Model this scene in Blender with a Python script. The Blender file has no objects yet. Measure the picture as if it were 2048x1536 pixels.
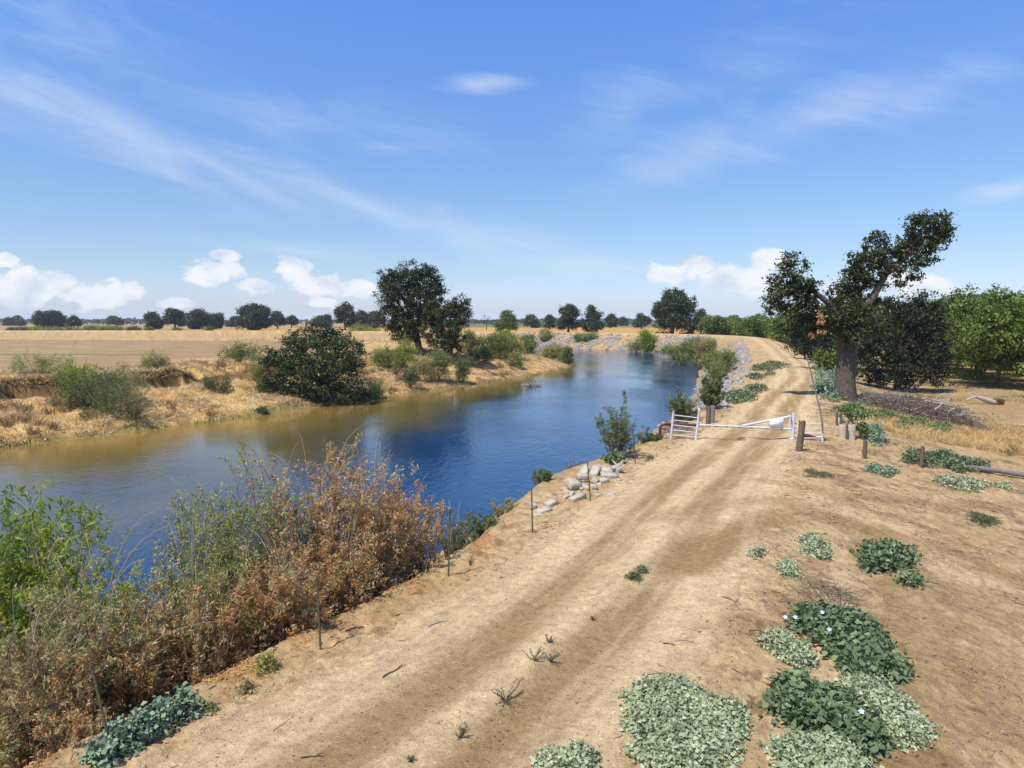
import bpy, math, random
import numpy as np
random.seed(7)
RNG = np.random.default_rng(11)
sc = bpy.context.scene
COL = sc.collection
# ------------------------------------------------------------------ camera
FPX = 1365.33; HC = 4.7; TH = math.atan(125/FPX)
cam_d = bpy.data.cameras.new('camera'); cam_d.sensor_width = 36; cam_d.lens = 24
cam_d.clip_start = 0.05; cam_d.clip_end = 30000
cam = bpy.data.objects.new('camera', cam_d); COL.objects.link(cam)
cam.location = (0, 0, HC); cam.rotation_euler = (math.pi/2 - TH, 0, 0)
sc.camera = cam
def rays(px, py):
    cx = (np.asarray(px, float)-1024)/FPX; cy = -(np.asarray(py, float)-768)/FPX
    c, s = math.cos(TH), math.sin(TH)
    return np.stack([cx, c + cy*s, -s + cy*c], -1)
def at(px, py, d):
    r = rays(px, py); return np.array([0, 0, HC]) + r*(d/r[..., 1])[..., None] if np.ndim(d) or np.ndim(px) else np.array([0, 0, HC]) + r*(d/r[1])
# ------------------------------------------------------------------ noise
_perm = RNG.permutation(4096).astype(np.int64)
_val = RNG.random(4096).astype(np.float32)
def vnoise(x, y):
    x = np.asarray(x, np.float64); y = np.asarray(y, np.float64)
    xi = np.floor(x).astype(np.int64); yi = np.floor(y).astype(np.int64)
    fx = (x-xi).astype(np.float32); fy = (y-yi).astype(np.float32)
    fx = fx*fx*fx*(fx*(fx*6-15)+10); fy = fy*fy*fy*(fy*(fy*6-15)+10)
    def h(a, b): return _val[_perm[(a + _perm[b & 4095]) & 4095]]
    a = h(xi, yi); b = h(xi+1, yi); c = h(xi, yi+1); d = h(xi+1, yi+1)
    return (a+(b-a)*fx) + ((c+(d-c)*fx)-(a+(b-a)*fx))*fy
def fbm(x, y, o=4, g=.5):
    t = 0; a = 1; n = 0
    for i in range(o):
        t = t + a*vnoise(x*2**i + 17.3*i, y*2**i - 9.1*i); n += a; a *= g
    return t/n
def sstep(a, b, x):
    t = np.clip((np.asarray(x, float)-a)/(b-a), 0, 1); return t*t*(3-2*t)
# ------------------------------------------------------------------ plan of the river and the levee
def catmull(pts, n):
    P = np.array(pts, float); out = []
    P = np.vstack([2*P[0]-P[1], P, 2*P[-1]-P[-2]])
    for i in range(1, len(P)-2):
        for k in range(n):
            t = k/n; a, b, c, d = P[i-1], P[i], P[i+1], P[i+2]
            out.append(.5*((2*b)+(-a+c)*t+(2*a-5*b+4*c-d)*t*t+(-a+3*b-3*c+d)*t**3))
    out.append(P[-2]); return np.array(out)
CROWN = catmull([(-25,-40),(-12,-8),(-8,1),(-4.9,7.2),(-3.6,9.3),(-1.2,13.4),(2.8,21.6),(5.7,27),(9.4,34),(15.7,50),(25,74),(33,98),(40,120),(46,140),
                 (50,156),(51,170),(48,186),(38,201),(25,216),(5,231),(-30,247),(-90,262),(-400,330)], 4)
SHORE = catmull([(-90,-40),(-60,0),(-45,25),(-33,44),(-27,51),(-20.9,61.5),(-14.9,70.4),(-9.7,80.5),(-4.2,89.5),(2.7,101.7),(8,114),(11,126),(10,138),(3,155),(-20,175),(-60,192),(-400,250)], 4)
GX0, GY0, GS = -420., -50., .75
gx = np.arange(GX0, 220, GS); gy = np.arange(GY0, 345, GS)
GXX, GYY = np.meshgrid(gx, gy)
def sdist(poly, X, Y):
    X = X.astype(np.float32); Y = Y.astype(np.float32)
    best = np.full(X.shape, 1e12, np.float32); sg = np.ones(X.shape, np.float32); arc = np.zeros(X.shape, np.float32); s0 = 0
    for (x0, y0), (x1, y1) in zip(poly[:-1], poly[1:]):
        dx, dy = x1-x0, y1-y0; L2 = dx*dx+dy*dy
        t = np.clip(((X-x0)*dx+(Y-y0)*dy)/L2, 0, 1)
        ex = X-x0-t*dx; ey = Y-y0-t*dy; q = ex*ex+ey*ey
        m = q < best
        best[m] = q[m]; sg[m] = np.sign(dy*ex-dx*ey)[m]; arc[m] = (s0+t*math.sqrt(L2))[m]
        s0 += math.sqrt(L2)
    return np.sqrt(best)*sg, arc
GU, _ = sdist(CROWN, GXX, GYY)          # + on the land side (right of travel)
GL, _ = sdist(SHORE, GXX, GYY); GL = -GL  # + on the left bank
def samp(G, x, y):
    fx = np.clip((np.asarray(x, float)-GX0)/GS, 0, len(gx)-1.001); fy = np.clip((np.asarray(y, float)-GY0)/GS, 0, len(gy)-1.001)
    i = fx.astype(int); j = fy.astype(int); a = fx-i; b = fy-j
    return (G[j, i]*(1-a)+G[j, i+1]*a)*(1-b)+(G[j+1, i]*(1-a)+G[j+1, i+1]*a)*b
WATER = -3.5
def road_off(y): return 3.25 + 2.3*sstep(30, 62, y) - .3*sstep(8, 2, y)
def crown_z(x, y):
    r = np.hypot(x, y); return 1.1*sstep(60, 165, r)
def H(x, y, detail=True, rut=True):
    """terrain height"""
    x = np.asarray(x, float); y = np.asarray(y, float)
    u = samp(GU, x, y); dl = samp(GL, x, y)
    n1 = fbm(x*.13, y*.13, 3)-.5; n2 = fbm(x*.5+40, y*.5, 3)-.5
    # levee
    off = 5.0 + 1.6*sstep(60, 120, y) + 2.0*sstep(150, 200, y) + n1*1.5
    cz = crown_z(x, y)
    ue = u + .95*np.exp(-((y-20.5)/3.6)**2)*(u > -6)*(u < 4)
    k = np.clip(-ue/off, 0, 3)
    slope = cz - .12*sstep(0, .18, k) - (cz-WATER)*np.clip(k, 0, None)**.95
    land = cz - (1.35+cz*.8)*sstep(5.2, 15, u + n2*1.2) - .15*sstep(14, 40, u)
    land = land*(1-sstep(20, 90, u)) + (-1.5)*sstep(20, 90, u)*(1-sstep(150, 210, y)) + 0.3*sstep(20, 90, u)*sstep(150, 210, y)
    zr = np.where(ue > 0, land, np.maximum(slope, -6))
    zr = zr + sstep(-.1, -.9, ue)*n2*.4
    # rough shoulder on the land side
    zr = zr + n2*.22*sstep(4.8, 6.5, u)*(1-sstep(40, 60, u))
    # left bank
    flat = .05 + n1*.35*(1-sstep(20, 40, dl))
    cl = (1-sstep(-22, -16, x))*(y < 120)                # the stretch with the cut cliff
    wob = n2*2.2 + n1*2.5
    d2 = dl + wob
    base = WATER + .75*sstep(0, 2.4, d2) + 1.35*sstep(1.5, 11.5, d2) + n2*.6*sstep(.5, 3, dl)
    cliff = base + (flat-base)*np.clip((dl+n2*1.6+n1*3-11.4)/(.75+5.5*sstep(.57, .72, fbm(x*.17+5, y*.17, 2)))+(fbm(x*1.9, y*1.9+70, 3)-.5)*.55, 0, 1)
    hill = WATER + .25*sstep(0, 2, dl+n2*.8) + (flat-WATER-.25)*sstep(.6, 17, dl+n1*2)**.8 + n2*.7*sstep(.5, 4, dl)*(1-sstep(16, 24, dl))
    zl = cliff*cl + hill*(1-cl)
    zl = np.where(dl > 0, zl, WATER + .55*dl)
    z = np.where(dl > -3, np.maximum(zl, np.where(u > -20, zr, -9)), zr)
    z = np.maximum(z, -6)
    far = sstep(300, 500, np.hypot(x, y)); z = z*(1-far) + far*(.1)
    if rut:
        ro = u - road_off(y)
        near = (1-sstep(60, 120, y))
        wl = n1*.35
        z = z - .045*(np.exp(-((ro+.78+wl)/.33)**2)+np.exp(-((ro-.78+wl)/.36)**2))*near
        z = z + .03*np.exp(-((ro+wl)/.4)**2)*near
    if detail:
        dn = 1-sstep(40, 90, np.hypot(x, y))
        rough = .35+.65*sstep(1.5, 2.6, np.abs(u-road_off(y)))
        z = z + dn*rough*((fbm(x*2.3, y*2.3, 3)-.5)*.10 + (fbm(x*9, y*9, 3)-.5)*.06*(1-sstep(8, 30, np.hypot(x, y))*.5))
    return z
def hit(px, py, lift=0.):
    """where the ray of a photo pixel meets the terrain (or the water)"""
    r = rays(px, py); o = np.array([0, 0, HC])
    shp = r.shape[:-1]; r = r.reshape(-1, 3)
    t = np.full(len(r), 1.5); done = np.zeros(len(r), bool); prev = t.copy()
    for i in range(900):
        p = o + r*t[:, None]
        below = p[:, 2] < np.maximum(H(p[:, 0], p[:, 1], False, False), WATER) + lift
        new = below & ~done
        done |= new
        if done.all() or i > 898: break
        prev = np.where(done, prev, t); t = np.where(done, t, t*1.012)
    lo, hi = prev.copy(), t.copy()
    for i in range(14):
        m = (lo+hi)/2; p = o + r*m[:, None]
        b = p[:, 2] < np.maximum(H(p[:, 0], p[:, 1], False, False), WATER) + lift
        hi = np.where(b, m, hi); lo = np.where(b, lo, m)
    p = o + r*hi[:, None]
    return p.reshape(shp+(3,))
def ground(x, y): return np.array([x, y, float(H(x, y))])
# ------------------------------------------------------------------ mesh building
class MB:
    def __init__(s): s.V = []; s.F = {}; s.A = []; s.n = 0
    def add(s, V, F, a=None, m=0):
        V = np.asarray(V, np.float32).reshape(-1, 3); F = np.asarray(F, np.int64)
        if len(V) == 0: return
        s.V.append(V); s.F.setdefault(F.shape[1], []).append((F+s.n, m))
        s.A.append(np.full(len(V), .5, np.float32) if a is None else np.broadcast_to(np.asarray(a, np.float32), (len(V),)))
        s.n += len(V)
    def build(s, name, mat, parent=None, smooth=False, origin=None, attrs=None):
        me = bpy.data.meshes.new(name)
        V = np.concatenate(s.V)
        if origin is not None: V = V - np.asarray(origin, np.float32)
        me.vertices.add(len(V)); me.vertices.foreach_set('co', V.ravel())
        lv = []; ls = []; lt = []; mi = []; o = 0
        for k, L in s.F.items():
            for F, m in L:
                lv.append(F.ravel()); ls.append(o+np.arange(len(F))*k); lt.append(np.full(len(F), k)); mi.append(np.full(len(F), m)); o += F.size
        me.loops.add(o); me.loops.foreach_set('vertex_index', np.concatenate(lv).astype(np.int32))
        n = sum(map(len, ls)); me.polygons.add(n)
        me.polygons.foreach_set('loop_start', np.concatenate(ls).astype(np.int32)); me.polygons.foreach_set('loop_total', np.concatenate(lt).astype(np.int32))
        me.polygons.foreach_set('material_index', np.concatenate(mi).astype(np.int32))
        if smooth: me.polygons.foreach_set('use_smooth', np.ones(n, bool))
        at_ = me.attributes.new('v', 'FLOAT', 'POINT'); at_.data.foreach_set('value', np.concatenate(s.A).astype(np.float32))
        if attrs is not None:
            c = me.attributes.new('col', 'FLOAT_COLOR', 'POINT')
            c.data.foreach_set('color', np.concatenate([attrs, np.ones((len(attrs), 1))], 1).astype(np.float32).ravel())
        for m in (mat if isinstance(mat, (list, tuple)) else [mat]): me.materials.append(m)
        me.update(calc_edges=True)
        ob = bpy.data.objects.new(name, me); COL.objects.link(ob)
        if parent is not None: ob.parent = parent
        if origin is not None and parent is None: ob.location = origin
        return ob
def nrm(a): return a/np.maximum(np.linalg.norm(a, axis=-1, keepdims=True), 1e-9)
def runit(n): return nrm(RNG.normal(size=(n, 3)))
def tubes(mb, P, R, sides=5, a=None, m=0, cap=True):
    """batch of tubes: P (N,K,3), R (N,K)"""
    P = np.asarray(P, float); R = np.asarray(R, float)
    if P.ndim == 2: P = P[None]; R = np.broadcast_to(R, P.shape[:2]) if R.ndim < 2 else R
    N, K, _ = P.shape
    T = np.empty_like(P); T[:, 1:-1] = P[:, 2:]-P[:, :-2]; T[:, 0] = P[:, 1]-P[:, 0]; T[:, -1] = P[:, -1]-P[:, -2]
    T = nrm(T); ref = np.where(np.abs(T[..., 2:3]) > .9, np.array([1., 0, 0]), np.array([0, 0, 1.]))
    ref = np.broadcast_to(ref[:, :1], T.shape)
    A = nrm(np.cross(T, ref)); B = np.cross(A, T)
    th = np.arange(sides)*2*math.pi/sides
    V = P[:, :, None]+R[:, :, None, None]*(A[:, :, None]*np.cos(th)[None, None, :, None]+B[:, :, None]*np.sin(th)[None, None, :, None])
    idx = np.arange(N*K*sides).reshape(N, K, sides); nx = np.roll(idx, -1, 2)
    F = np.stack([idx[:, :-1], nx[:, :-1], nx[:, 1:], idx[:, 1:]], -1).reshape(-1, 4)
    av = None if a is None else np.repeat(np.broadcast_to(np.asarray(a, float), (N,)), K*sides)
    mb.add(V, F, av, m)
    if cap and sides >= 4:
        V2 = np.concatenate([V[:, 0], V[:, -1]]); i2 = np.arange(2*N*sides).reshape(2*N, sides)
        mb.add(V2, i2, None if av is None else np.tile(np.repeat(np.broadcast_to(np.asarray(a, float), (N,)), sides), 2), m)
def leaves(mb, C, size, aspect=.5, up=.4, out=None, droop=0., a=None, m=0, wig=.45, fold=.18):
    """kite-shaped leaves at C"""
    n = len(C)
    if n == 0: return
    size = np.broadcast_to(np.asarray(size, float), (n,))*RNG.uniform(1-wig, 1+wig, n)
    nn = runit(n)+np.array([0, 0, up*1.6]) + (0 if out is None else out)
    nn = nrm(nn); t = runit(n)+np.array([0, 0, -droop]); t = nrm(t - nn*(t*nn).sum(-1, keepdims=True)); b = np.cross(nn, t)
    L = size[:, None]; W = L*aspect
    V = np.stack([C-t*L*.5, C+b*W*.5-t*L*.05+nn*W*fold, C+t*L*.5, C-b*W*.5-t*L*.05+nn*W*fold], 1)
    F = np.arange(4*n).reshape(n, 4)
    av = RNG.random(n) if a is None else np.broadcast_to(a, (n,))
    mb.add(V, F, np.repeat(av, 4), m)
def bez(p0, p1, p2, k=8):
    t = np.linspace(0, 1, k)[:, None]; return (1-t)**2*p0+2*t*(1-t)*p1+t*t*p2
def box_verts(L, W, T, jit=0.):
    c = np.array([(x, y, z) for z in (-.5, .5) for y in (-.5, .5) for x in (-.5, .5)])*[L, W, T]
    return c
def rough_block(L, W, T, jit, seed, sub=3, chip=(1.12, 1.45), nchip=4):
    """an irregular broken block: subdivided box, corners knocked in and faces jittered"""
    r = np.random.default_rng(seed); n = sub+1; g = np.linspace(-1, 1, n+1); V = []; F = []; key = {}
    def vid(p):
        k = tuple(np.round(p, 4))
        if k not in key: key[k] = len(V); V.append(p)
        return key[k]
    for ax in range(3):
        for s in (-1, 1):
            for i in range(n):
                for j in range(n):
                    q = []
                    for (a, b) in ((i, j), (i+1, j), (i+1, j+1), (i, j+1)):
                        p = [0, 0, 0]; p[ax] = s; p[(ax+1) % 3] = g[a]; p[(ax+2) % 3] = g[b]; q.append(vid(tuple(p)))
                    F.append(q if s > 0 else q[::-1])
    V = np.array(V, float); rad = np.linalg.norm(V, axis=1, keepdims=True)
    V = V*(1-.04*np.clip(rad-1.35, 0, 1)/.38)
    for k in range(nchip):                              # planes that chip corners away
        nrm_ = r.normal(size=3); nrm_ /= np.linalg.norm(nrm_); d = r.uniform(*chip); e = V@nrm_-d
        V = V-np.clip(e, 0, None)[:, None]*nrm_
    V = V+r.normal(size=V.shape)*jit
    return V*np.array([L, W, T])/2, np.array(F)
def rotm(rx, ry, rz):
    from mathutils import Euler
    return np.array(Euler((rx, ry, rz)).to_matrix())
# ------------------------------------------------------------------ object helpers
def tag(o, label=None, cat=None, group=None, kind=None):
    if label: o['label'] = label
    if cat: o['category'] = cat
    if group: o['group'] = group
    if kind: o['kind'] = kind
    return o
def thing(name, loc, label, cat, group=None, rz=0):
    o = bpy.data.objects.new(name, None); COL.objects.link(o); o.location = [float(v) for v in loc]; o.rotation_euler = (0, 0, rz)
    o.empty_display_size = .2
    return tag(o, label, cat, group)
def copy_thing(o, loc, rz=0, s=1, label=None, group=None):
    c = o.copy(); COL.objects.link(c); c.location = [float(v) for v in loc]; c.rotation_euler = (0, 0, rz)
    c.scale = (s, s, s) if np.ndim(s) == 0 else s
    for ch in list(o.children):
        d = ch.copy(); COL.objects.link(d); d.parent = c
    if label: c['label'] = label
    if group: c['group'] = group
    return c
# ------------------------------------------------------------------ materials
def newmat(name):
    m = bpy.data.materials.new(name); m.use_nodes = True; nt = m.node_tree; nt.nodes.clear()
    return m, nt, nt.nodes.new('ShaderNodeOutputMaterial')
def N(nt, t, **kw):
    n = nt.nodes.new('ShaderNode'+t)
    for k, v in kw.items():
        if k in n.inputs and not hasattr(n, k): n.inputs[k].default_value = v
        elif hasattr(n, k): setattr(n, k, v)
        else: n.inputs[k].default_value = v
    return n
def ramp(nt, stops):
    r = nt.nodes.new('ShaderNodeValToRGB'); e = r.color_ramp.elements
    while len(e) < len(stops): e.new(.5)
    for el, (p, c) in zip(e, stops): el.position = p; el.color = (*c, 1)
    return r
def leafmat(name, stops, trans=.28, rough=.5, patch=None, spec=.3):
    m, nt, out = newmat(name); L = nt.links
    a = N(nt, 'Attribute', attribute_name='v')
    fac = a.outputs['Fac']
    if patch:
        g = N(nt, 'NewGeometry'); no = N(nt, 'TexNoise'); no.inputs['Scale'].default_value = patch[0]; no.inputs['Detail'].default_value = 2
        L.new(g.outputs['Position'], no.inputs['Vector'])
        s = N(nt, 'Math', operation='MULTIPLY_ADD'); L.new(no.outputs['Fac'], s.inputs[0]); s.inputs[1].default_value = patch[1]*2; s.inputs[2].default_value = -patch[1]
        ad = N(nt, 'Math', operation='ADD', use_clamp=True); L.new(fac, ad.inputs[0]); L.new(s.outputs[0], ad.inputs[1]); fac = ad.outputs[0]
    r = ramp(nt, stops); L.new(fac, r.inputs[0])
    p = N(nt, 'BsdfPrincipled'); p.inputs['Roughness'].default_value = rough; p.inputs['Specular IOR Level'].default_value = spec
    L.new(r.outputs[0], p.inputs['Base Color'])
    t = N(nt, 'BsdfTranslucent'); L.new(r.outputs[0], t.inputs['Color'])
    mx = N(nt, 'MixShader'); mx.inputs[0].default_value = trans
    L.new(p.outputs[0], mx.inputs[1]); L.new(t.outputs[0], mx.inputs[2]); L.new(mx.outputs[0], out.inputs[0])
    return m
def roughmat(name, stops, scale=3., rough=.85, bump=.3, stretch=(1, 1, 1), metal=0., detail=6, bscale=None, vmix=0.):
    m, nt, out = newmat(name); L = nt.links
    tc = N(nt, 'TexCoord'); mp = N(nt, 'Mapping'); mp.inputs['Scale'].default_value = stretch; L.new(tc.outputs['Object'], mp.inputs[0])
    no = N(nt, 'TexNoise'); no.inputs['Scale'].default_value = scale; no.inputs['Detail'].default_value = detail; no.inputs['Roughness'].default_value = .65
    L.new(mp.outputs[0], no.inputs['Vector'])
    fac = no.outputs['Fac']
    if vmix:
        a = N(nt, 'Attribute', attribute_name='v'); s = N(nt, 'Math', operation='MULTIPLY_ADD'); L.new(a.outputs['Fac'], s.inputs[0]); s.inputs[1].default_value = vmix; s.inputs[2].default_value = -vmix/2
        ad = N(nt, 'Math', operation='ADD', use_clamp=True); L.new(fac, ad.inputs[0]); L.new(s.outputs[0], ad.inputs[1]); fac = ad.outputs[0]
    r = ramp(nt, stops); L.new(fac, r.inputs[0])
    p = N(nt, 'BsdfPrincipled'); p.inputs['Roughness'].default_value = rough; p.inputs['Metallic'].default_value = metal; p.inputs['Specular IOR Level'].default_value = .25
    L.new(r.outputs[0], p.inputs['Base Color'])
    n2 = N(nt, 'TexNoise'); n2.inputs['Scale'].default_value = bscale or scale*2; n2.inputs['Detail'].default_value = 6; L.new(mp.outputs[0], n2.inputs['Vector'])
    b = N(nt, 'Bump'); b.inputs['Strength'].default_value = bump; b.inputs['Distance'].default_value = .03; L.new(n2.outputs['Fac'], b.inputs['Height']); L.new(b.outputs[0], p.inputs['Normal'])
    L.new(p.outputs[0], out.inputs[0])
    return m
M = {}
M['oak'] = leafmat('oak_leaf', [(0, (.022, .032, .012)), (.5, (.052, .066, .023)), (1, (.13, .145, .05))], .2, .45, (.5, .3))
M['oak2'] = leafmat('oak_leaf_light', [(0, (.028, .042, .016)), (.5, (.055, .075, .024)), (1, (.11, .13, .04))], .22, .45, (.4, .3))
M['oakshade'] = leafmat('oak_leaf_shaded', [(0, (.016, .023, .012)), (.6, (.03, .04, .018)), (1, (.06, .07, .028))], .15, .5, (.5, .3))  # leaf colour darkened to paint in the shade of the backlit trees
M['walnut'] = leafmat('walnut_leaf', [(0, (.045, .08, .012)), (.5, (.125, .18, .027)), (1, (.28, .32, .07))], .33, .45, (.5, .35))
M['willow'] = leafmat('willow_leaf', [(0, (.11, .135, .035)), (.5, (.22, .25, .06)), (1, (.36, .36, .11))], .3, .55, (.8, .35))
M['bright'] = leafmat('bright_willow_leaf', [(0, (.10, .15, .015)), (.5, (.29, .36, .035)), (1, (.48, .52, .08))], .45, .5, (.8, .3))
M['shore'] = leafmat('shore_bush_leaf', [(0, (.06, .085, .022)), (.5, (.13, .165, .045)), (1, (.27, .26, .10))], .25, .55, (.8, .4))
M['euc'] = leafmat('grey_green_leaf', [(0, (.08, .11, .05)), (.55, (.17, .21, .095)), (.85, (.26, .28, .11)), (1, (.50, .38, .06))], .4, .5, (1.2, .25))
M['brown'] = leafmat('dry_brown_leaf', [(0, (.16, .08, .03)), (.22, (.42, .205, .072)), (.48, (.60, .345, .135)), (.68, (.66, .51, .27)), (.84, (.42, .41, .16)), (1, (.30, .34, .10))], .38, .7, (1.0, .18))
M['mixed'] = leafmat('half_dry_leaf', [(0, (.17, .10, .04)), (.22, (.42, .26, .10)), (.42, (.52, .40, .19)), (.6, (.31, .33, .11)), (1, (.44, .45, .22))], .4, .6, (1.1, .45))
M['olive'] = leafmat('olive_leaf', [(0, (.15, .16, .035)), (.35, (.31, .33, .075)), (.7, (.45, .45, .15)), (1, (.56, .46, .23))], .42, .55, (1.0, .4))
M['mat'] = leafmat('pale_mat_leaf', [(0, (.17, .21, .09)), (.5, (.36, .395, .215)), (1, (.54, .56, .35))], .15, .6, (2., .25))
M['datura'] = leafmat('deep_green_leaf', [(0, (.07, .105, .045)), (.5, (.145, .19, .085)), (.9, (.24, .28, .135)), (1, (.23, .34, .06))], .15, .5, (2., .25))
M['poppy'] = leafmat('blue_green_leaf', [(0, (.12, .18, .10)), (.6, (.23, .31, .19)), (.92, (.34, .40, .24)), (1, (.5, .40, .12))], .15, .55)
M['weed'] = leafmat('weed_leaf', [(0, (.06, .08, .035)), (.6, (.11, .14, .055)), (1, (.18, .19, .08))], .2, .6)
M['vine'] = leafmat('vine_leaf', [(0, (.06, .11, .03)), (.5, (.11, .19, .05)), (1, (.20, .27, .09))], .3, .5)
M['deadleaf'] = leafmat('dead_leaf', [(0, (.30, .14, .05)), (.5, (.50, .27, .10)), (1, (.62, .40, .20))], .25, .7)
M['straw'] = leafmat('straw', [(0, (.40, .26, .11)), (.4, (.58, .415, .20)), (.8, (.68, .515, .28)), (1, (.72, .60, .38))], .2, .7, (.25, .3))
M['gold'] = leafmat('golden_grass', [(0, (.42, .26, .09)), (.5, (.58, .39, .16)), (1, (.70, .53, .27))], .25, .7, (.5, .25))
M['reed'] = leafmat('reed_blade', [(0, (.10, .12, .03)), (.6, (.19, .20, .05)), (1, (.34, .28, .10))], .3, .6, (.3, .3))
M['bark'] = roughmat('bark', [(.3, (.03, .022, .016)), (.5, (.105, .082, .062)), (.75, (.21, .17, .135))], 7, .9, 1., (2.2, 2.2, .7), bscale=6)
M['stem'] = roughmat('dry_stem', [(.2, (.13, .09, .055)), (.8, (.34, .27, .19))], 3, .85, .2, vmix=.8)
M['twig'] = roughmat('grey_twig', [(.2, (.10, .07, .05)), (.8, (.32, .255, .195))], 3, .85, .2, vmix=.8)
M['twigdark'] = roughmat('dark_twig', [(.2, (.07, .05, .035)), (.8, (.22, .17, .125))], 3, .85, .2, vmix=.8)
M['concrete'] = roughmat('concrete', [(.25, (.34, .285, .205)), (.6, (.49, .42, .315)), (.85, (.60, .525, .41))], 4, .9, .5, bscale=18)
M['rock'] = roughmat('riprap_rock', [(.2, (.17, .155, .135)), (.6, (.32, .295, .26)), (.85, (.45, .42, .38))], 2.5, .85, .5, vmix=.3)
M['post'] = roughmat('weathered_wood', [(.2, (.07, .045, .03)), (.6, (.19, .135, .09)), (.85, (.30, .23, .165))], 6, .9, .8, (3, 3, .4), bscale=12)
M['posgrey'] = roughmat('grey_wood', [(.2, (.12, .10, .085)), (.7, (.28, .24, .205))], 6, .9, .6, (3, 3, .4), bscale=12)
M['rust'] = roughmat('rusty_pipe', [(.2, (.07, .022, .014)), (.8, (.17, .06, .035))], 8, .75, .2)
M['white'] = roughmat('white_paint', [(.25, (.30, .26, .22)), (.42, (.56, .54, .52)), (.8, (.66, .65, .64))], 6, .45, .08, detail=8)
M['galv'] = roughmat('galvanised', [(.2, (.46, .45, .44)), (.8, (.66, .65, .64))], 6, .45, .05)
M['sign'] = roughmat('sign_white', [(.2, (.72, .74, .78)), (.8, (.80, .81, .83))], 3, .5, .03)
M['red'] = roughmat('red_stripe', [(.3, (.30, .05, .035)), (.8, (.42, .10, .075))], 9, .5, .05)
M['tpost'] = roughmat('green_post_paint', [(.3, (.055, .06, .035)), (.55, (.11, .10, .055)), (.8, (.16, .11, .06))], 12, .7, .2)
M['petal'] = leafmat('white_petal', [(0, (.75, .75, .74)), (1, (.82, .82, .81))], .3, .6)
M['rope'] = roughmat('rope', [(.2, (.42, .40, .37)), (.8, (.6, .58, .55))], 20, .9, .3)
M['hive'] = roughmat('dead_wood', [(.2, (.28, .235, .19)), (.8, (.50, .45, .385))], 5, .85, .4, (2, 2, .6))
M['cork'] = roughmat('root_wood', [(.2, (.06, .035, .02)), (.8, (.20, .12, .07))], 9, .9, .7)
EXPO = .25; HAZE = 0.00012
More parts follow.
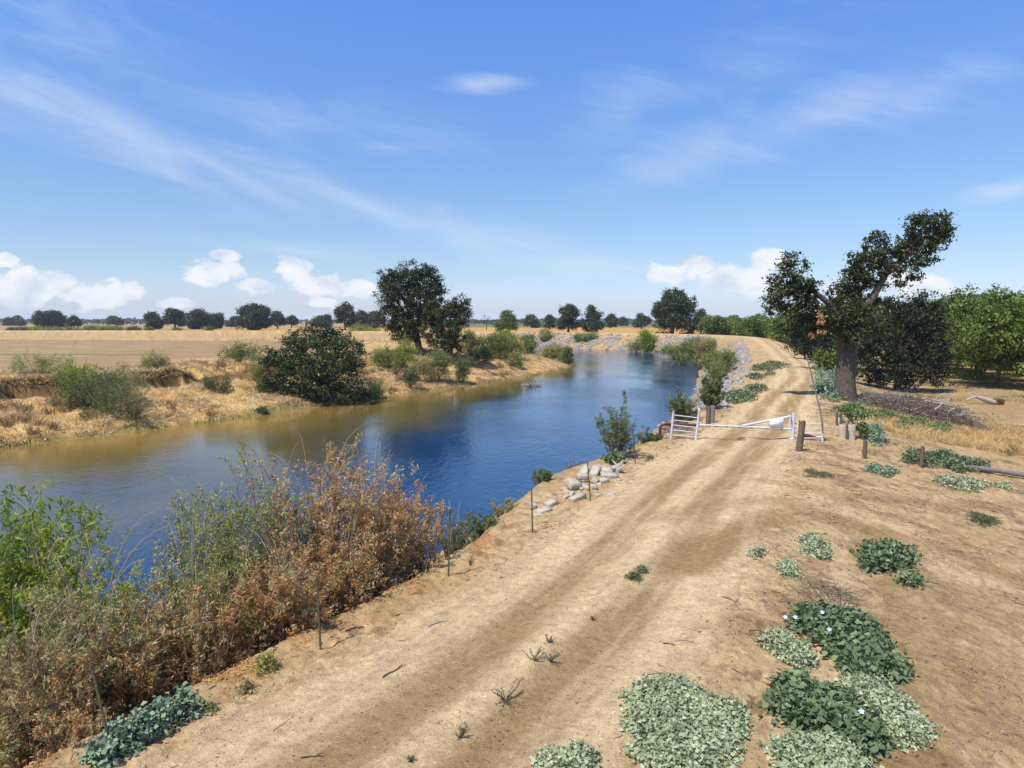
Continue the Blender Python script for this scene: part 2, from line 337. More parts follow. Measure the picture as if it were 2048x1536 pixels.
# ================================================================== ground, road, water, field
def mixc(a, b, t): return a*(1-t[..., None])+np.asarray(b)*t[..., None]
def seg_dist(pts, x, y):
    d, s = sdist(np.asarray(pts, float), x, y); return np.abs(d)
_TRK = {}
def ground_color(x, y):
    u = samp(GU, x, y); dl = samp(GL, x, y); r = np.hypot(x, y)
    a = fbm(x*.35, y*.35, 4); b = fbm(x*1.7+9, y*1.7, 4); c = fbm(x*6, y*6+31, 3)
    near = 1-sstep(70, 140, r)
    col = np.broadcast_to(np.array([.46, .335, .215]), x.shape+(3,)).copy()
    col = mixc(col, (.40, .285, .17), sstep(.42, .66, a))
    col = mixc(col, (.56, .43, .295), sstep(.5, .72, b)*.7)
    # landside soil, darker and mottled
    ls = sstep(5, 7.5, u+(b-.5)*2)
    col = mixc(col, (.42, .30, .19), ls*.35)
    mott = sstep(.5, .62, fbm(x*1.1+3, y*1.1+5, 4))*sstep(4.6, 6.5, u)*(1-sstep(25, 45, u))
    col = mixc(col, (.215, .14, .08), mott*(.3+.4*sstep(.4, .6, c)))
    fl = sstep(.58, .68, fbm(x*4.2, y*4.2, 3))*sstep(.45, .6, b)*sstep(1.9, 2.6, np.abs(u-road_off(y)))
    col = mixc(col, (.14, .09, .055), fl*.7*near)
    # road: pale crown, two darker wheel tracks
    ro = u-road_off(y); wl = (fbm(x*.13, y*.13, 3)-.5)*.35
    inroad = (1-sstep(1.7, 2.5, np.abs(ro)+(b-.5)*.8))
    col = mixc(col, (.60, .47, .335), inroad*.75*near + inroad*.5*(1-near))
    tr = np.maximum(np.exp(-((ro+.70+wl+(b-.5)*.25)/.44)**4), np.exp(-((ro-.70+wl+(a-.5)*.25)/.46)**4))
    tr = tr*sstep(.18, .5, fbm(x*.8+7, y*.8+2, 4)+.12)*(1-.35*sstep(40, 80, r))
    cut = (1-sstep(250, 300, r))
    col = mixc(col, (.325, .228, .132), tr*.94*cut)
    col = mixc(col, (.25, .17, .095), tr*sstep(.52, .68, c)*.3*cut)
    # side track that swings off the levee to the right
    for pts, w, k in SIDE_TRACKS:
        d = seg_dist(pts, x, y); q = np.exp(-((d+(b-.5)*w*.9)/w)**4)
        col = mixc(col, (.60, .47, .33), np.exp(-((d-w*2.1)/(w*.8))**2)*k*.6); col = mixc(col, (.295, .20, .11), q*np.minimum(k*1.35, .97)*sstep(.1, .35, a+.12))
    # tread streaks along the road
    st_ = fbm(u*5.5, (x*.37+y*.93)*.35, 4)
    col = mixc(col, (.62, .49, .35), inroad*near*sstep(.54, .68, st_)*.3)
    col = mixc(col, (.27, .185, .105), inroad*near*sstep(.50, .36, st_)*.22)
    sp = sstep(.60, .70, fbm(x*11, y*11, 3)); col = mixc(col, (.24, .165, .095), sp*.45*near*(1-.6*inroad))
    # river slope of the levee
    rs = sstep(.1, -1.2, u)
    col = mixc(col, (.30, .21, .125), rs*.6*(u > -30))
    # left bank: straw
    lb = sstep(-.5, .8, dl)
    col = mixc(col, (.48, .325, .155), lb)
    col = mixc(col, (.36, .21, .085), lb*sstep(.48, .66, fbm(x*.6, y*.6+8, 4)))
    col = mixc(col, (.56, .41, .22), lb*sstep(.5, .68, fbm(x*.9+50, y*.9, 3))*.7)
    cf = lb*sstep(10.6, 11.4, dl+(b-.5)*2)*(1-sstep(12.8, 13.6, dl+(b-.5)*2))*(1-sstep(-22, -16, x)); col = mixc(col, (.105, .066, .034), cf*.9)  # cut face: dark soil, darkened further for shade beneath the overhanging lip
    wet = np.exp(-((dl-.3)/.7)**2); col = mixc(col, (.17, .16, .05), wet*.75)
    # fields far away
    g = sstep(20, 40, dl); col = mixc(col, (.47, .32, .17), g*.8)
    far = sstep(395, 405, r+ (a-.5)*30)*(dl > 0)*(x < -45)
    col = mixc(col, (.11, .15, .055), far*sstep(430, 440, r)*.9)
    gr = (y > 255)*(x > -160)*(u > 0); col = mixc(col, (.46, .275, .105), gr*.95)
    gr2 = (u > 8)*(y > 205)*(y <= 255); col = mixc(col, (.46, .285, .115), gr2*.9)
    col = mixc(col, (.13, .16, .06), gr*sstep(520, 540, r)*.9)
    # orchard floor
    orch = sstep(13, 18, u)*(y > 40)*(1-gr2)*(1-gr)
    col = mixc(col, (.33, .23, .135), orch*.7)
    # golden grass patch beside the oak
    gp = np.exp(-(np.hypot((x-GOLD[0])/8.0, (y-GOLD[1])/4.0))**4)*sstep(7.5, 8.5, u)
    col = mixc(col, (.46, .29, .10), gp*.85)
    # orange litter along the thicket
    lit = np.exp(-((u+.2)/.75)**2)*(y > 4)*(1-sstep(13.5, 17, y))*sstep(.38, .58, b)
    col = mixc(col, (.38, .19, .06), lit*.8)
    return np.clip(col*np.array([1.10, 1.025, .785])*(1+(c[..., None]-.5)*.35), .01, .82)
GOLD = hit(1900, 868)
SIDE_TRACKS = []
for pp, w, k in (([(1380, 1130), (1460, 1065), (1560, 1030), (1680, 1045), (1760, 1080), (1810, 1150), (1830, 1260), (1850, 1400), (1880, 1560)], .55, .75),
                 ([(1330, 1040), (1450, 1010), (1560, 1000), (1690, 1040), (1850, 1090), (2100, 1180)], .45, .4),
                 ([(1520, 960), (1620, 975), (1800, 1010), (2100, 1010)], .35, .35),
                 ([(1940, 1180), (1985, 1300), (2060, 1500)], .45, .4)):
    h = hit([p[0] for p in pp], [p[1] for p in pp]); SIDE_TRACKS.append((catmull(h[:, :2], 3), w, k))
gm, nt, out = newmat('ground_soil'); L = nt.links
ca = N(nt, 'Attribute', attribute_name='col'); ge = N(nt, 'NewGeometry')
n1 = N(nt, 'TexNoise'); n1.inputs['Scale'].default_value = 7; n1.inputs['Detail'].default_value = 8; n1.inputs['Roughness'].default_value = .7
n2 = N(nt, 'TexNoise'); n2.inputs['Scale'].default_value = 42; n2.inputs['Detail'].default_value = 6; n2.inputs['Roughness'].default_value = .8
for n in (n1, n2): L.new(ge.outputs['Position'], n.inputs['Vector'])
r1 = ramp(nt, [(.3, (.72, .70, .68)), (.5, (1, 1, 1)), (.72, (1.15, 1.14, 1.12))]); L.new(n1.outputs['Fac'], r1.inputs[0])
r2 = ramp(nt, [(.36, (.50, .46, .43)), (.46, (.93, .92, .91)), (.56, (1.04, 1.04, 1.04)), (.66, (1.25, 1.25, 1.23))]); L.new(n2.outputs['Fac'], r2.inputs[0])
x1 = N(nt, 'Mix', data_type='RGBA', blend_type='MULTIPLY'); x1.inputs[0].default_value = 1; L.new(ca.outputs['Color'], x1.inputs[6]); L.new(r1.outputs[0], x1.inputs[7])
x2 = N(nt, 'Mix', data_type='RGBA', blend_type='MULTIPLY'); x2.inputs[0].default_value = 1; L.new(x1.outputs[2], x2.inputs[6]); L.new(r2.outputs[0], x2.inputs[7])
vo = N(nt, 'TexVoronoi'); vo.inputs['Scale'].default_value = 21; L.new(ge.outputs['Position'], vo.inputs['Vector'])      # pebbles and crumbs
sv = N(nt, 'SeparateColor'); L.new(vo.outputs['Color'], sv.inputs[0])
sz = N(nt, 'MapRange'); L.new(sv.outputs[0], sz.inputs[0]); sz.inputs['From Min'].default_value = .55; sz.inputs['To Min'].default_value = 0; sz.inputs['To Max'].default_value = .42
pb = N(nt, 'Math', operation='LESS_THAN'); L.new(vo.outputs['Distance'], pb.inputs[0]); L.new(sz.outputs[0], pb.inputs[1])
pr = ramp(nt, [(0, (.42, .38, .34)), (.55, (.75, .71, .67)), (.62, (1.2, 1.2, 1.2)), (1, (1.4, 1.4, 1.42))]); L.new(sv.outputs[1], pr.inputs[0])
x3 = N(nt, 'Mix', data_type='RGBA', blend_type='MULTIPLY'); L.new(pb.outputs[0], x3.inputs[0]); L.new(x2.outputs[2], x3.inputs[6]); L.new(pr.outputs[0], x3.inputs[7])
p = N(nt, 'BsdfPrincipled'); p.inputs['Roughness'].default_value = .95; p.inputs['Specular IOR Level'].default_value = .1
L.new(x3.outputs[2], p.inputs['Base Color'])
ad0 = N(nt, 'Math', operation='MULTIPLY_ADD'); L.new(n2.outputs['Fac'], ad0.inputs[0]); ad0.inputs[1].default_value = .35; L.new(n1.outputs['Fac'], ad0.inputs[2])
rd = N(nt, 'Attribute', attribute_name='rd'); rs_ = N(nt, 'SeparateXYZ'); L.new(rd.outputs['Vector'], rs_.inputs[0])          # tyre tread pressed into the wheel tracks
def mm(op, a, b=None):
    q = N(nt, 'Math', operation=op)
    for i, v in enumerate((a, b)):
        if v is None: continue
        if hasattr(v, 'links'): L.new(v, q.inputs[i])
        else: q.inputs[i].default_value = v
    return q.outputs[0]
ch = mm('ADD', mm('MULTIPLY', rs_.outputs[1], 52.), mm('MULTIPLY', mm('ABSOLUTE', mm('SUBTRACT', mm('ABSOLUTE', rs_.outputs[0]), .7)), 30.))
trd = mm('MULTIPLY', mm('MULTIPLY', mm('GREATER_THAN', mm('SINE', ch), .1), rs_.outputs[2]), .30)
ad = N(nt, 'Math', operation='ADD'); L.new(ad0.outputs[0], ad.inputs[0]); L.new(trd, ad.inputs[1])
b = N(nt, 'Bump'); b.inputs['Strength'].default_value = .9; b.inputs['Distance'].default_value = .06; L.new(ad.outputs[0], b.inputs['Height']); L.new(b.outputs[0], p.inputs['Normal'])
L.new(p.outputs[0], out.inputs[0]); M['ground'] = gm
# ground sheet
rr = np.concatenate([np.exp(np.arange(math.log(.6), math.log(4.5), .02)), np.exp(np.arange(math.log(4.5), math.log(140), .0045)), np.exp(np.arange(math.log(140), math.log(600), .01)), np.exp(np.linspace(math.log(600), math.log(2900), 50))])
aa = np.radians(np.concatenate([np.arange(-180, -48, 3.), np.arange(-48, 48, .14), np.arange(48, 180.1, 3.)])); aa[-1] = math.pi
RR, AA = np.meshgrid(rr, aa, indexing='ij'); X = RR*np.sin(AA); Y = RR*np.cos(AA)
Z = H(X, Y)
u = samp(GU, X, Y); ro = np.abs(u-road_off(Y))
edge = 2.25+(fbm(X*1.5, Y*1.5, 3)-.5)*.5
Z = Z-.06*sstep(edge+.05, edge-.15, ro)*(RR < 230)*(Y > -5)
Z = np.where((samp(GL, X, Y) > 22) & (X < -45) & (RR < 500), np.minimum(Z, .03), Z)
nr, na = X.shape; ii = np.arange(nr*na).reshape(nr, na)
mb = MB(); mb.add(np.stack([X, Y, Z], -1), np.stack([ii[:-1, :-1], ii[1:, :-1], ii[1:, 1:], ii[:-1, 1:]], -1).reshape(-1, 4)[:, ::-1])
c0 = len(mb.V[0])
mb.add([[0, 0, float(H(0, 0))]], np.zeros((0, 3), int))
i0 = np.stack([ii[0, :-1], ii[0, 1:], np.full(na-1, c0)], -1); mb.F.setdefault(3, []).append((i0, 0))
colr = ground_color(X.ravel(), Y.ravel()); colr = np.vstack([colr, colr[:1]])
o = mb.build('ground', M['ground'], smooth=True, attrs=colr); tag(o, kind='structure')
# road sheet
cl = catmull(CROWN, 1); seg = np.linalg.norm(np.diff(CROWN, axis=0), axis=1); S = np.concatenate([[0], np.cumsum(seg)])
ks = []; s = 34.
while s < 262: ks.append(s); s += max(.05, .006*max(abs(s-42), 5))
ks = np.array(ks); cx = np.interp(ks, S, CROWN[:, 0]); cy = np.interp(ks, S, CROWN[:, 1])
for _ in range(3):
    w = max(3, 9); ker = np.ones(w)/w; cx[w:-w] = np.convolve(cx, ker, 'same')[w:-w]; cy[w:-w] = np.convolve(cy, ker, 'same')[w:-w]
tx = np.gradient(cx); ty = np.gradient(cy); ln = np.hypot(tx, ty); tx /= ln; ty /= ln
off = road_off(cy)
lat = np.linspace(-2.45, 2.45, 90)
RX = cx[:, None]+ty[:, None]*(off[:, None]+lat); RY = cy[:, None]-tx[:, None]*(off[:, None]+lat)
RZ = H(RX, RY)+.004; rof = np.abs(samp(GU, RX, RY)-road_off(RY)); edge = 2.25+(fbm(RX*1.5, RY*1.5, 3)-.5)*.5
RZ -= .09*sstep(edge-.1, edge+.15, rof); RZ += .05*sstep(60, 110, RY)
nr, na = RX.shape; ii = np.arange(nr*na).reshape(nr, na)
mb = MB(); mb.add(np.stack([RX, RY, RZ], -1), np.stack([ii[:-1, :-1], ii[:-1, 1:], ii[1:, 1:], ii[1:, :-1]], -1).reshape(-1, 4))
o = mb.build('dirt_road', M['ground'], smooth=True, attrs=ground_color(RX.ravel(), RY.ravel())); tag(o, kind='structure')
rsg = samp(GU, RX, RY)-road_off(RY); msk = np.maximum(np.exp(-((rsg+.70)/.26)**4), np.exp(-((rsg-.70)/.26)**4))*sstep(.38, .58, fbm(RX*.8+60, RY*.8, 3))*(1-sstep(20, 40, RY))
ra = o.data.attributes.new('rd', 'FLOAT_VECTOR', 'POINT'); ra.data.foreach_set('vector', np.stack([rsg, np.broadcast_to(ks[:, None], rsg.shape), msk], -1).astype(np.float32).ravel())
# ploughed field
fp = []
fx = np.linspace(-420, -20, 400); fy = np.linspace(40, 385, 400); FX, FY = np.meshgrid(fx, fy)
ok = (samp(GL, FX, FY) > 25) & (FY < 372+FX*.02) & (FX < -30-(FY-80)*.10*0) & (samp(GL, FX, FY) < 400)
fz = .06+.012*np.sin(FX*2.2)
ii = np.arange(FX.size).reshape(FX.shape); q = ok[:-1, :-1] & ok[1:, 1:] & ok[1:, :-1] & ok[:-1, 1:]
fq = np.stack([ii[:-1, :-1], ii[:-1, 1:], ii[1:, 1:], ii[1:, :-1]], -1)[q]
mb = MB(); mb.add(np.stack([FX, FY, fz], -1), fq)
a = fbm(FX*.02, FY*.1, 4); b_ = fbm(FX*.3, FY*.3, 3)
fc = np.broadcast_to(np.array([.36, .24, .145]), FX.shape+(3,)).copy(); fc = fc*np.array([.93, .91, .70]); fc = mixc(fc, (.31, .205, .105), sstep(.45, .65, a)); fc = mixc(fc, (.43, .30, .17), sstep(.5, .7, b_)*.5)
gs = np.exp(-((FY-(95+(-FX-45)*.05))/1.2)**2)*(FX > -75)*(FX < -48); fc = mixc(fc, (.12, .17, .05), gs)
o = mb.build('field', M['ground'], smooth=True, attrs=fc.reshape(-1, 3)); tag(o, kind='structure')
# river
wm, nt, out = newmat('river_water'); L = nt.links
ge = N(nt, 'NewGeometry'); mp = N(nt, 'Mapping'); mp.inputs['Rotation'].default_value = (0, 0, math.radians(-25)); mp.inputs['Scale'].default_value = (1., .55, 1); L.new(ge.outputs['Position'], mp.inputs[0])
na_ = N(nt, 'TexNoise'); na_.inputs['Scale'].default_value = 2.6; na_.inputs['Detail'].default_value = 5; na_.inputs['Roughness'].default_value = .6; L.new(mp.outputs[0], na_.inputs['Vector'])
nb = N(nt, 'TexNoise'); nb.inputs['Scale'].default_value = .35; nb.inputs['Detail'].default_value = 4; L.new(mp.outputs[0], nb.inputs['Vector'])
nb2 = N(nt, 'TexNoise'); nb2.inputs['Scale'].default_value = .07; nb2.inputs['Detail'].default_value = 3; L.new(ge.outputs['Position'], nb2.inputs['Vector'])
st = N(nt, 'MapRange'); st.inputs['From Min'].default_value = .35; st.inputs['From Max'].default_value = .65; st.inputs['To Min'].default_value = .05; st.inputs['To Max'].default_value = .26; L.new(nb2.outputs['Fac'], st.inputs[0])
hh = N(nt, 'Math', operation='MULTIPLY_ADD'); L.new(nb.outputs['Fac'], hh.inputs[0]); hh.inputs[1].default_value = 1.6; L.new(na_.outputs['Fac'], hh.inputs[2])
b = N(nt, 'Bump'); b.inputs['Distance'].default_value = .16; va0 = N(nt, 'Attribute', attribute_name='v'); sm_ = N(nt, 'MapRange'); L.new(va0.outputs['Fac'], sm_.inputs[0]); sm_.inputs['To Min'].default_value = 1.5; sm_.inputs['To Max'].default_value = .35
sx0 = N(nt, 'Math', operation='MULTIPLY'); L.new(st.outputs[0], sx0.inputs[0]); L.new(sm_.outputs[0], sx0.inputs[1]); L.new(sx0.outputs[0], b.inputs['Strength']); L.new(hh.outputs[0], b.inputs['Height'])
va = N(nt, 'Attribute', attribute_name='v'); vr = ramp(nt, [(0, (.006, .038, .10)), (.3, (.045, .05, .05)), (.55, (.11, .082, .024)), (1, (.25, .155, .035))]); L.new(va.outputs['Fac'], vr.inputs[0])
p = N(nt, 'BsdfPrincipled'); L.new(vr.outputs[0], p.inputs['Base Color']); p.inputs['Roughness'].default_value = .06; p.inputs['IOR'].default_value = 1.42
L.new(b.outputs[0], p.inputs['Normal']); L.new(p.outputs[0], out.inputs[0])
ws = np.concatenate([np.linspace(-420, -71, 20), np.arange(-70, 60, 1.), np.linspace(61, 120, 10)]); wt = np.concatenate([np.linspace(-60, 4, 10), np.arange(5, 240, 1.5), np.linspace(241, 350, 10)]); WX, WY = np.meshgrid(ws, wt); ii = np.arange(WX.size).reshape(WX.shape)
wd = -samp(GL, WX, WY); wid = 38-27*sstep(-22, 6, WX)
shallow_reflect = (np.clip(1-wd/wid+(fbm(WX*.15, WY*.15, 3)-.5)*.5, 0, 1)*.95).ravel()          # sandy bed near the left bank, plus bank and tree reflections painted brown
mb = MB(); mb.add(np.stack([WX, WY, np.full(WX.shape, WATER)], -1), np.stack([ii[:-1, :-1], ii[:-1, 1:], ii[1:, 1:], ii[1:, :-1]], -1).reshape(-1, 4), shallow_reflect)
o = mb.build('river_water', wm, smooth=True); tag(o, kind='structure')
# ================================================================== sky and sun
SUN_EL = math.radians(60); sh = np.array([.64, .66]); sh /= np.linalg.norm(sh)      # the way shadows fall on the ground
sd = np.array([-sh[0]*math.cos(SUN_EL), -sh[1]*math.cos(SUN_EL), math.sin(SUN_EL)])
from mathutils import Vector
sl = bpy.data.lights.new('sun', 'SUN'); sl.energy = 4.5; sl.angle = math.radians(.53); sl.color = (1, .955, .885)
so = bpy.data.objects.new('sun', sl); COL.objects.link(so); so.rotation_euler = Vector(sd).to_track_quat('Z', 'Y').to_euler(); so.location = (0, 0, 60)
w = bpy.data.worlds.new('World'); sc.world = w; w.use_nodes = True; nt = w.node_tree; nt.nodes.clear(); L = nt.links
wo = N(nt, 'OutputWorld'); bg = N(nt, 'Background'); bg.inputs['Strength'].default_value = .088; L.new(bg.outputs[0], wo.inputs[0])
sky = N(nt, 'TexSky', sky_type='NISHITA'); sky.sun_disc = False; sky.sun_elevation = SUN_EL; sky.sun_rotation = math.atan2(sd[0], sd[1]); sky.altitude = 50; sky.air_density = 1.0; sky.dust_density = .6; sky.ozone_density = 2.5
tc = N(nt, 'TexCoord'); sx = N(nt, 'SeparateXYZ'); L.new(tc.outputs['Generated'], sx.inputs[0])
def mth(op, a, b=None, c=None, clamp=False):
    n = N(nt, 'Math', operation=op, use_clamp=clamp)
    for i, v in enumerate((a, b, c)):
        if v is None: continue
        if hasattr(v, 'links'): L.new(v, n.inputs[i])
        else: n.inputs[i].default_value = v
    return n.outputs[0]
az = mth('ARCTAN2', sx.outputs[0], sx.outputs[1]); el = mth('ARCSINE', sx.outputs[2])
def azel(px, py):
    r = rays(px, py); r = r/np.linalg.norm(r); return math.atan2(r[0], r[1]), math.asin(r[2])
def blobs(lst, strength=False):
    tot = None
    for e in lst:
        px, py, rx, ry = e[:4]; rx, ry = rx*WIDE, ry*WIDE; ang = -math.radians(e[4]) if len(e) > 4 else 0; k = e[5] if len(e) > 5 else 1
        a0, e0 = azel(px, py); a1, _ = azel(px+rx, py); _, e1 = azel(px, py-ry); ra = abs(a1-a0); re = abs(e1-e0)
        dx = mth('SUBTRACT', az, a0); dy = mth('SUBTRACT', el, e0)
        c, s = math.cos(ang), math.sin(ang)
        ux = mth('ADD', mth('MULTIPLY', dx, c/ra), mth('MULTIPLY', dy, -s/ra)); uy = mth('ADD', mth('MULTIPLY', dx, s/re), mth('MULTIPLY', dy, c/re))
        q = mth('SUBTRACT', 1., mth('SQRT', mth('ADD', mth('MULTIPLY', ux, ux), mth('MULTIPLY', uy, uy))))
        q = mth('MULTIPLY', mth('MAXIMUM', q, -.6), k)
        tot = q if tot is None else mth('MAXIMUM', tot, q)
    return tot
def skyn(sx_, sy_, scale, detail=6, rough=.6, rot=0., dist=0.):
    cb = N(nt, 'CombineXYZ'); L.new(az, cb.inputs[0]); L.new(el, cb.inputs[1])
    m = N(nt, 'Mapping'); m.inputs['Rotation'].default_value = (0, 0, rot); m.inputs['Scale'].default_value = (sx_, sy_, 1)
    m2 = N(nt, 'Mapping'); m2.inputs['Rotation'].default_value = (0, 0, rot); L.new(cb.outputs[0], m2.inputs[0])
    m.inputs['Rotation'].default_value = (0, 0, 0); L.new(m2.outputs[0], m.inputs[0])
    n = N(nt, 'TexNoise'); n.inputs['Scale'].default_value = scale; n.inputs['Detail'].default_value = detail; n.inputs['Roughness'].default_value = rough; n.inputs['Distortion'].default_value = dist
    L.new(m.outputs[0], n.inputs['Vector']); return n.outputs['Fac']
cum = [(40, 575, 75, 45), (15, 522, 34, 20), (110, 565, 60, 32), (195, 590, 90, 34), (268, 585, 34, 26), (425, 542, 75, 30), (450, 512, 36, 18), (505, 572, 55, 18), (588, 538, 46, 32), (640, 568, 66, 30), (705, 578, 55, 24),
       (640, 606, 40, 13), (350, 606, 44, 13), (1340, 548, 62, 24), (1395, 530, 40, 20), (1490, 562, 80, 38), (1535, 522, 55, 24), (1440, 565, 60, 24), (1850, 572, 65, 28), (1800, 556, 34, 22), (1900, 585, 40, 15), (1690, 570, 40, 18, 0, .8)]
WIDE = 1.0; cm = blobs(cum); cn = skyn(1, 1.4, 24, 9, .62, 0, .4)
ca_ = N(nt, 'MapRange', interpolation_type='SMOOTHSTEP'); L.new(mth('ADD', cm, mth('MULTIPLY', mth('SUBTRACT', cn, .5), 2.2)), ca_.inputs[0]); ca_.inputs['From Min'].default_value = 0; ca_.inputs['From Max'].default_value = .40
cmask = mth('MULTIPLY', ca_.outputs[0], .92)
shade = skyn(1, 1.6, 16, 6, .55, 0, .2)
cir = [(60, 190, 260, 70, -16, .8), (230, 255, 240, 62, -22, .9), (430, 330, 200, 26, -24, .8), (690, 400, 300, 32, -17, .7), (950, 468, 190, 34, -8, .75), (965, 166, 80, 18, 2, 1.1), (1400, 300, 190, 60, 16, .6), (1620, 240, 260, 60, 14, .75), (1860, 180, 190, 55, 12, .6),
       (1150, 528, 190, 26, -4, .7), (130, 90, 260, 110, -8, .4), (580, 230, 280, 46, -3, .45), (780, 295, 110, 16, 0, .5), (580, 500, 150, 12, -4, .5), (2010, 382, 90, 20, 4, 1.), (1500, 120, 180, 70, 10, .35), (1250, 215, 120, 60, 30, .35)]
WIDE = 1.45; ci = blobs(cir); s1 = skyn(.55, 2.6, 9, 7, .62, math.radians(14), .8)
cia = N(nt, 'MapRange', interpolation_type='SMOOTHSTEP'); L.new(mth('ADD', ci, mth('MULTIPLY', mth('SUBTRACT', s1, .5), 1.5)), cia.inputs[0]); cia.inputs['From Min'].default_value = -.1; cia.inputs['From Max'].default_value = 1.25
cimask = mth('MULTIPLY', cia.outputs[0], .5)
tr_ = ramp(nt, [(0, (1.6, 1.75, 2.7)), (.0105, (1.2, 1.28, 1.78)), (.05, (1.10, 1.20, 1.42)), (.11, (1.08, 1.24, 1.48)), (.264, (.98, 1.45, 2.15)), (1, (.9, 1.4, 2.1))])
L.new(mth('DIVIDE', el, math.pi/2, clamp=True), tr_.inputs[0])
tint = N(nt, 'Mix', data_type='RGBA', blend_type='MULTIPLY'); tint.inputs[0].default_value = 1; L.new(sky.outputs[0], tint.inputs[6]); L.new(tr_.outputs[0], tint.inputs[7])
k1 = N(nt, 'Mix', data_type='RGBA'); L.new(cimask, k1.inputs[0]); L.new(tint.outputs[2], k1.inputs[6]); k1.inputs[7].default_value = (7.6, 8.3, 9.4, 1)
cr = ramp(nt, [(.35, (6.4, 7.1, 8.6)), (.55, (9.0, 9.2, 9.6)), (.7, (9.8, 9.7, 9.6))]); L.new(shade, cr.inputs[0])
k2 = N(nt, 'Mix', data_type='RGBA'); L.new(cmask, k2.inputs[0]); L.new(k1.outputs[2], k2.inputs[6]); L.new(cr.outputs[0], k2.inputs[7])
L.new(k2.outputs[2], bg.inputs['Color'])
sc.view_settings.view_transform = 'Standard'; sc.view_settings.look = 'None'; sc.view_settings.exposure = EXPO; sc.view_settings.gamma = 1
sc.cycles.use_denoising = True; sc.cycles.denoiser = 'OPENIMAGEDENOISE'
sc.cycles.max_bounces = 8; sc.cycles.transparent_max_bounces = 8; sc.cycles.volume_bounces = 1; sc.cycles.sample_clamp_indirect = 6
# ================================================================== trees
def px2m(d): return d/FPX
def crown_pts(bl, dens, cr, m, hollow=.5, tight=1.):
    """bl: (x,y,z,rx,ry,rz); leaf points in clumps through each blob's volume"""
    C = []; O = []; K = []
    for (x, y, z, rx, ry, rz) in bl:
        n = max(5, int(dens*(rx*rz+rx*ry+ry*rz)))
        d = runit(n); r = RNG.uniform(hollow**3, 1, n)**(1/3)
        w1, w2 = nrm(RNG.normal(size=(2, 3)))*[[2.6], [4.2]]; ph = RNG.uniform(0, 6.28, 2)
        r = r*(1+.22*np.sin(d@w1+ph[0])+.14*np.sin(d@w2+ph[1])+.12*(RNG.random(n)-.5))
        c = np.array([x, y, z])+d*r[:, None]*np.array([rx, ry, rz])
        K.append(c)
        crr = cr*RNG.uniform(.6, 1.35, n)
        g = RNG.normal(size=(n, m, 3))*.55*tight
        p = c[:, None]+g*crr[:, None, None]*np.array([1, 1, .75])
        C.append(p.reshape(-1, 3)); O.append(np.repeat(d, m, 0))
    return np.concatenate(C), np.concatenate(O), K
def tree(name, label, cat, base, bl, leaf, trunk_r, lm, dens=7., cr=.45, m=26, forks=None, group=None, hollow=.5, bark='bark', trunk=None, extra=None, up=.3, twig=True):
    base = np.asarray(base, float); bl = np.asarray(bl, float)
    t = thing(name, base, label, cat, group)
    P, O, K = crown_pts(bl, dens, cr, m, hollow)
    keep = P[:, 2] > base[2]+.15; P = P[keep]; O = O[keep]
    mb = MB(); leaves(mb, P-base, leaf, .62, up, O*.5); mb.build('crown', M[lm], t)
    mb = MB()
    cz = np.average(bl[:, 2], weights=bl[:, 3]*bl[:, 5]); cx = np.average(bl[:, 0], weights=bl[:, 3]); cy = np.average(bl[:, 1], weights=bl[:, 3])
    if trunk is None:
        top = np.array([cx*.5+base[0]*.5, cy*.5+base[1]*.5, base[2]+(cz-base[2])*.5])-base
        pts = bez(np.array([0, 0, -.25]), np.array([0, 0, top[2]*.5]), top, 7); rad = np.linspace(trunk_r*1.0, trunk_r*.62, 7); rad[0] *= 1.35
        tubes(mb, pts, rad, 9); fork = pts[-1]; fr = trunk_r*.6
    else:
        for pts, rad in trunk: tubes(mb, np.asarray(pts)-base, rad, 12)
        fork = np.asarray(trunk[0][0][-1])-base; fr = .07
    for b, k in zip(bl, K):
        c = b[:3]-base
        f = fork if forks is None else min((np.asarray(q)-base for q in forks), key=lambda q: np.linalg.norm(q-c))
        mid = (f+c)/2+np.array([RNG.normal()*.15, RNG.normal()*.15, -.1])*np.linalg.norm(c-f)
        pts = bez(f, mid, c, 6); tubes(mb, pts, np.linspace(fr*.75, fr*.22, 6), 6)
        if twig:
            ks = k[RNG.permutation(len(k))[:14]]-base
            PP = np.stack([bez(pts[3+i % 3], (pts[3+i % 3]+q)/2+RNG.normal(size=3)*.12, q, 4) for i, q in enumerate(ks)])
            tubes(mb, PP, np.broadcast_to(np.linspace(fr*.2, .012, 4), (len(ks), 4)), 4)
    mb.build('trunk', M[bark], t, smooth=True)
    if extra: extra(t, base)
    return t
def pxblobs(lst, d, depth=.85):
    """crown lobes read off the photo at distance d, given their real size and a depth of their own"""
    o = []
    for e in lst:
        px, py, rx, ry = e[:4]; dy = e[4] if len(e) > 4 else 0
        c = at(px, py, d+dy); s = px2m(d+dy)
        o.append((c[0], c[1], c[2], rx*s, (rx+ry)/2*s*depth, ry*s))
    return o
def domeblobs(base, w, h, n=8, low=.32, seed=0):
    r = np.random.default_rng(seed); x, y, z = base; o = [(x, y, z+h*.62, w*.33, w*.33, h*.27)]
    for i in range(n):
        a = i*2*math.pi/n+r.uniform(-.4, .4); q = r.uniform(.22, .34)*w; hh = r.uniform(low, .82)*h
        q *= 1.05-.55*max(0, hh/h-.5)*2
        rr = r.uniform(.11, .24)*w; q *= r.uniform(.75, 1.2)
        o.append((x+math.cos(a)*q, y+math.sin(a)*q, z+hh, rr, rr, rr*r.uniform(.65, .95)))
    o.append((x+r.uniform(-.08, .08)*w, y, z+h*.86, w*.2, w*.2, h*.15))
    return o
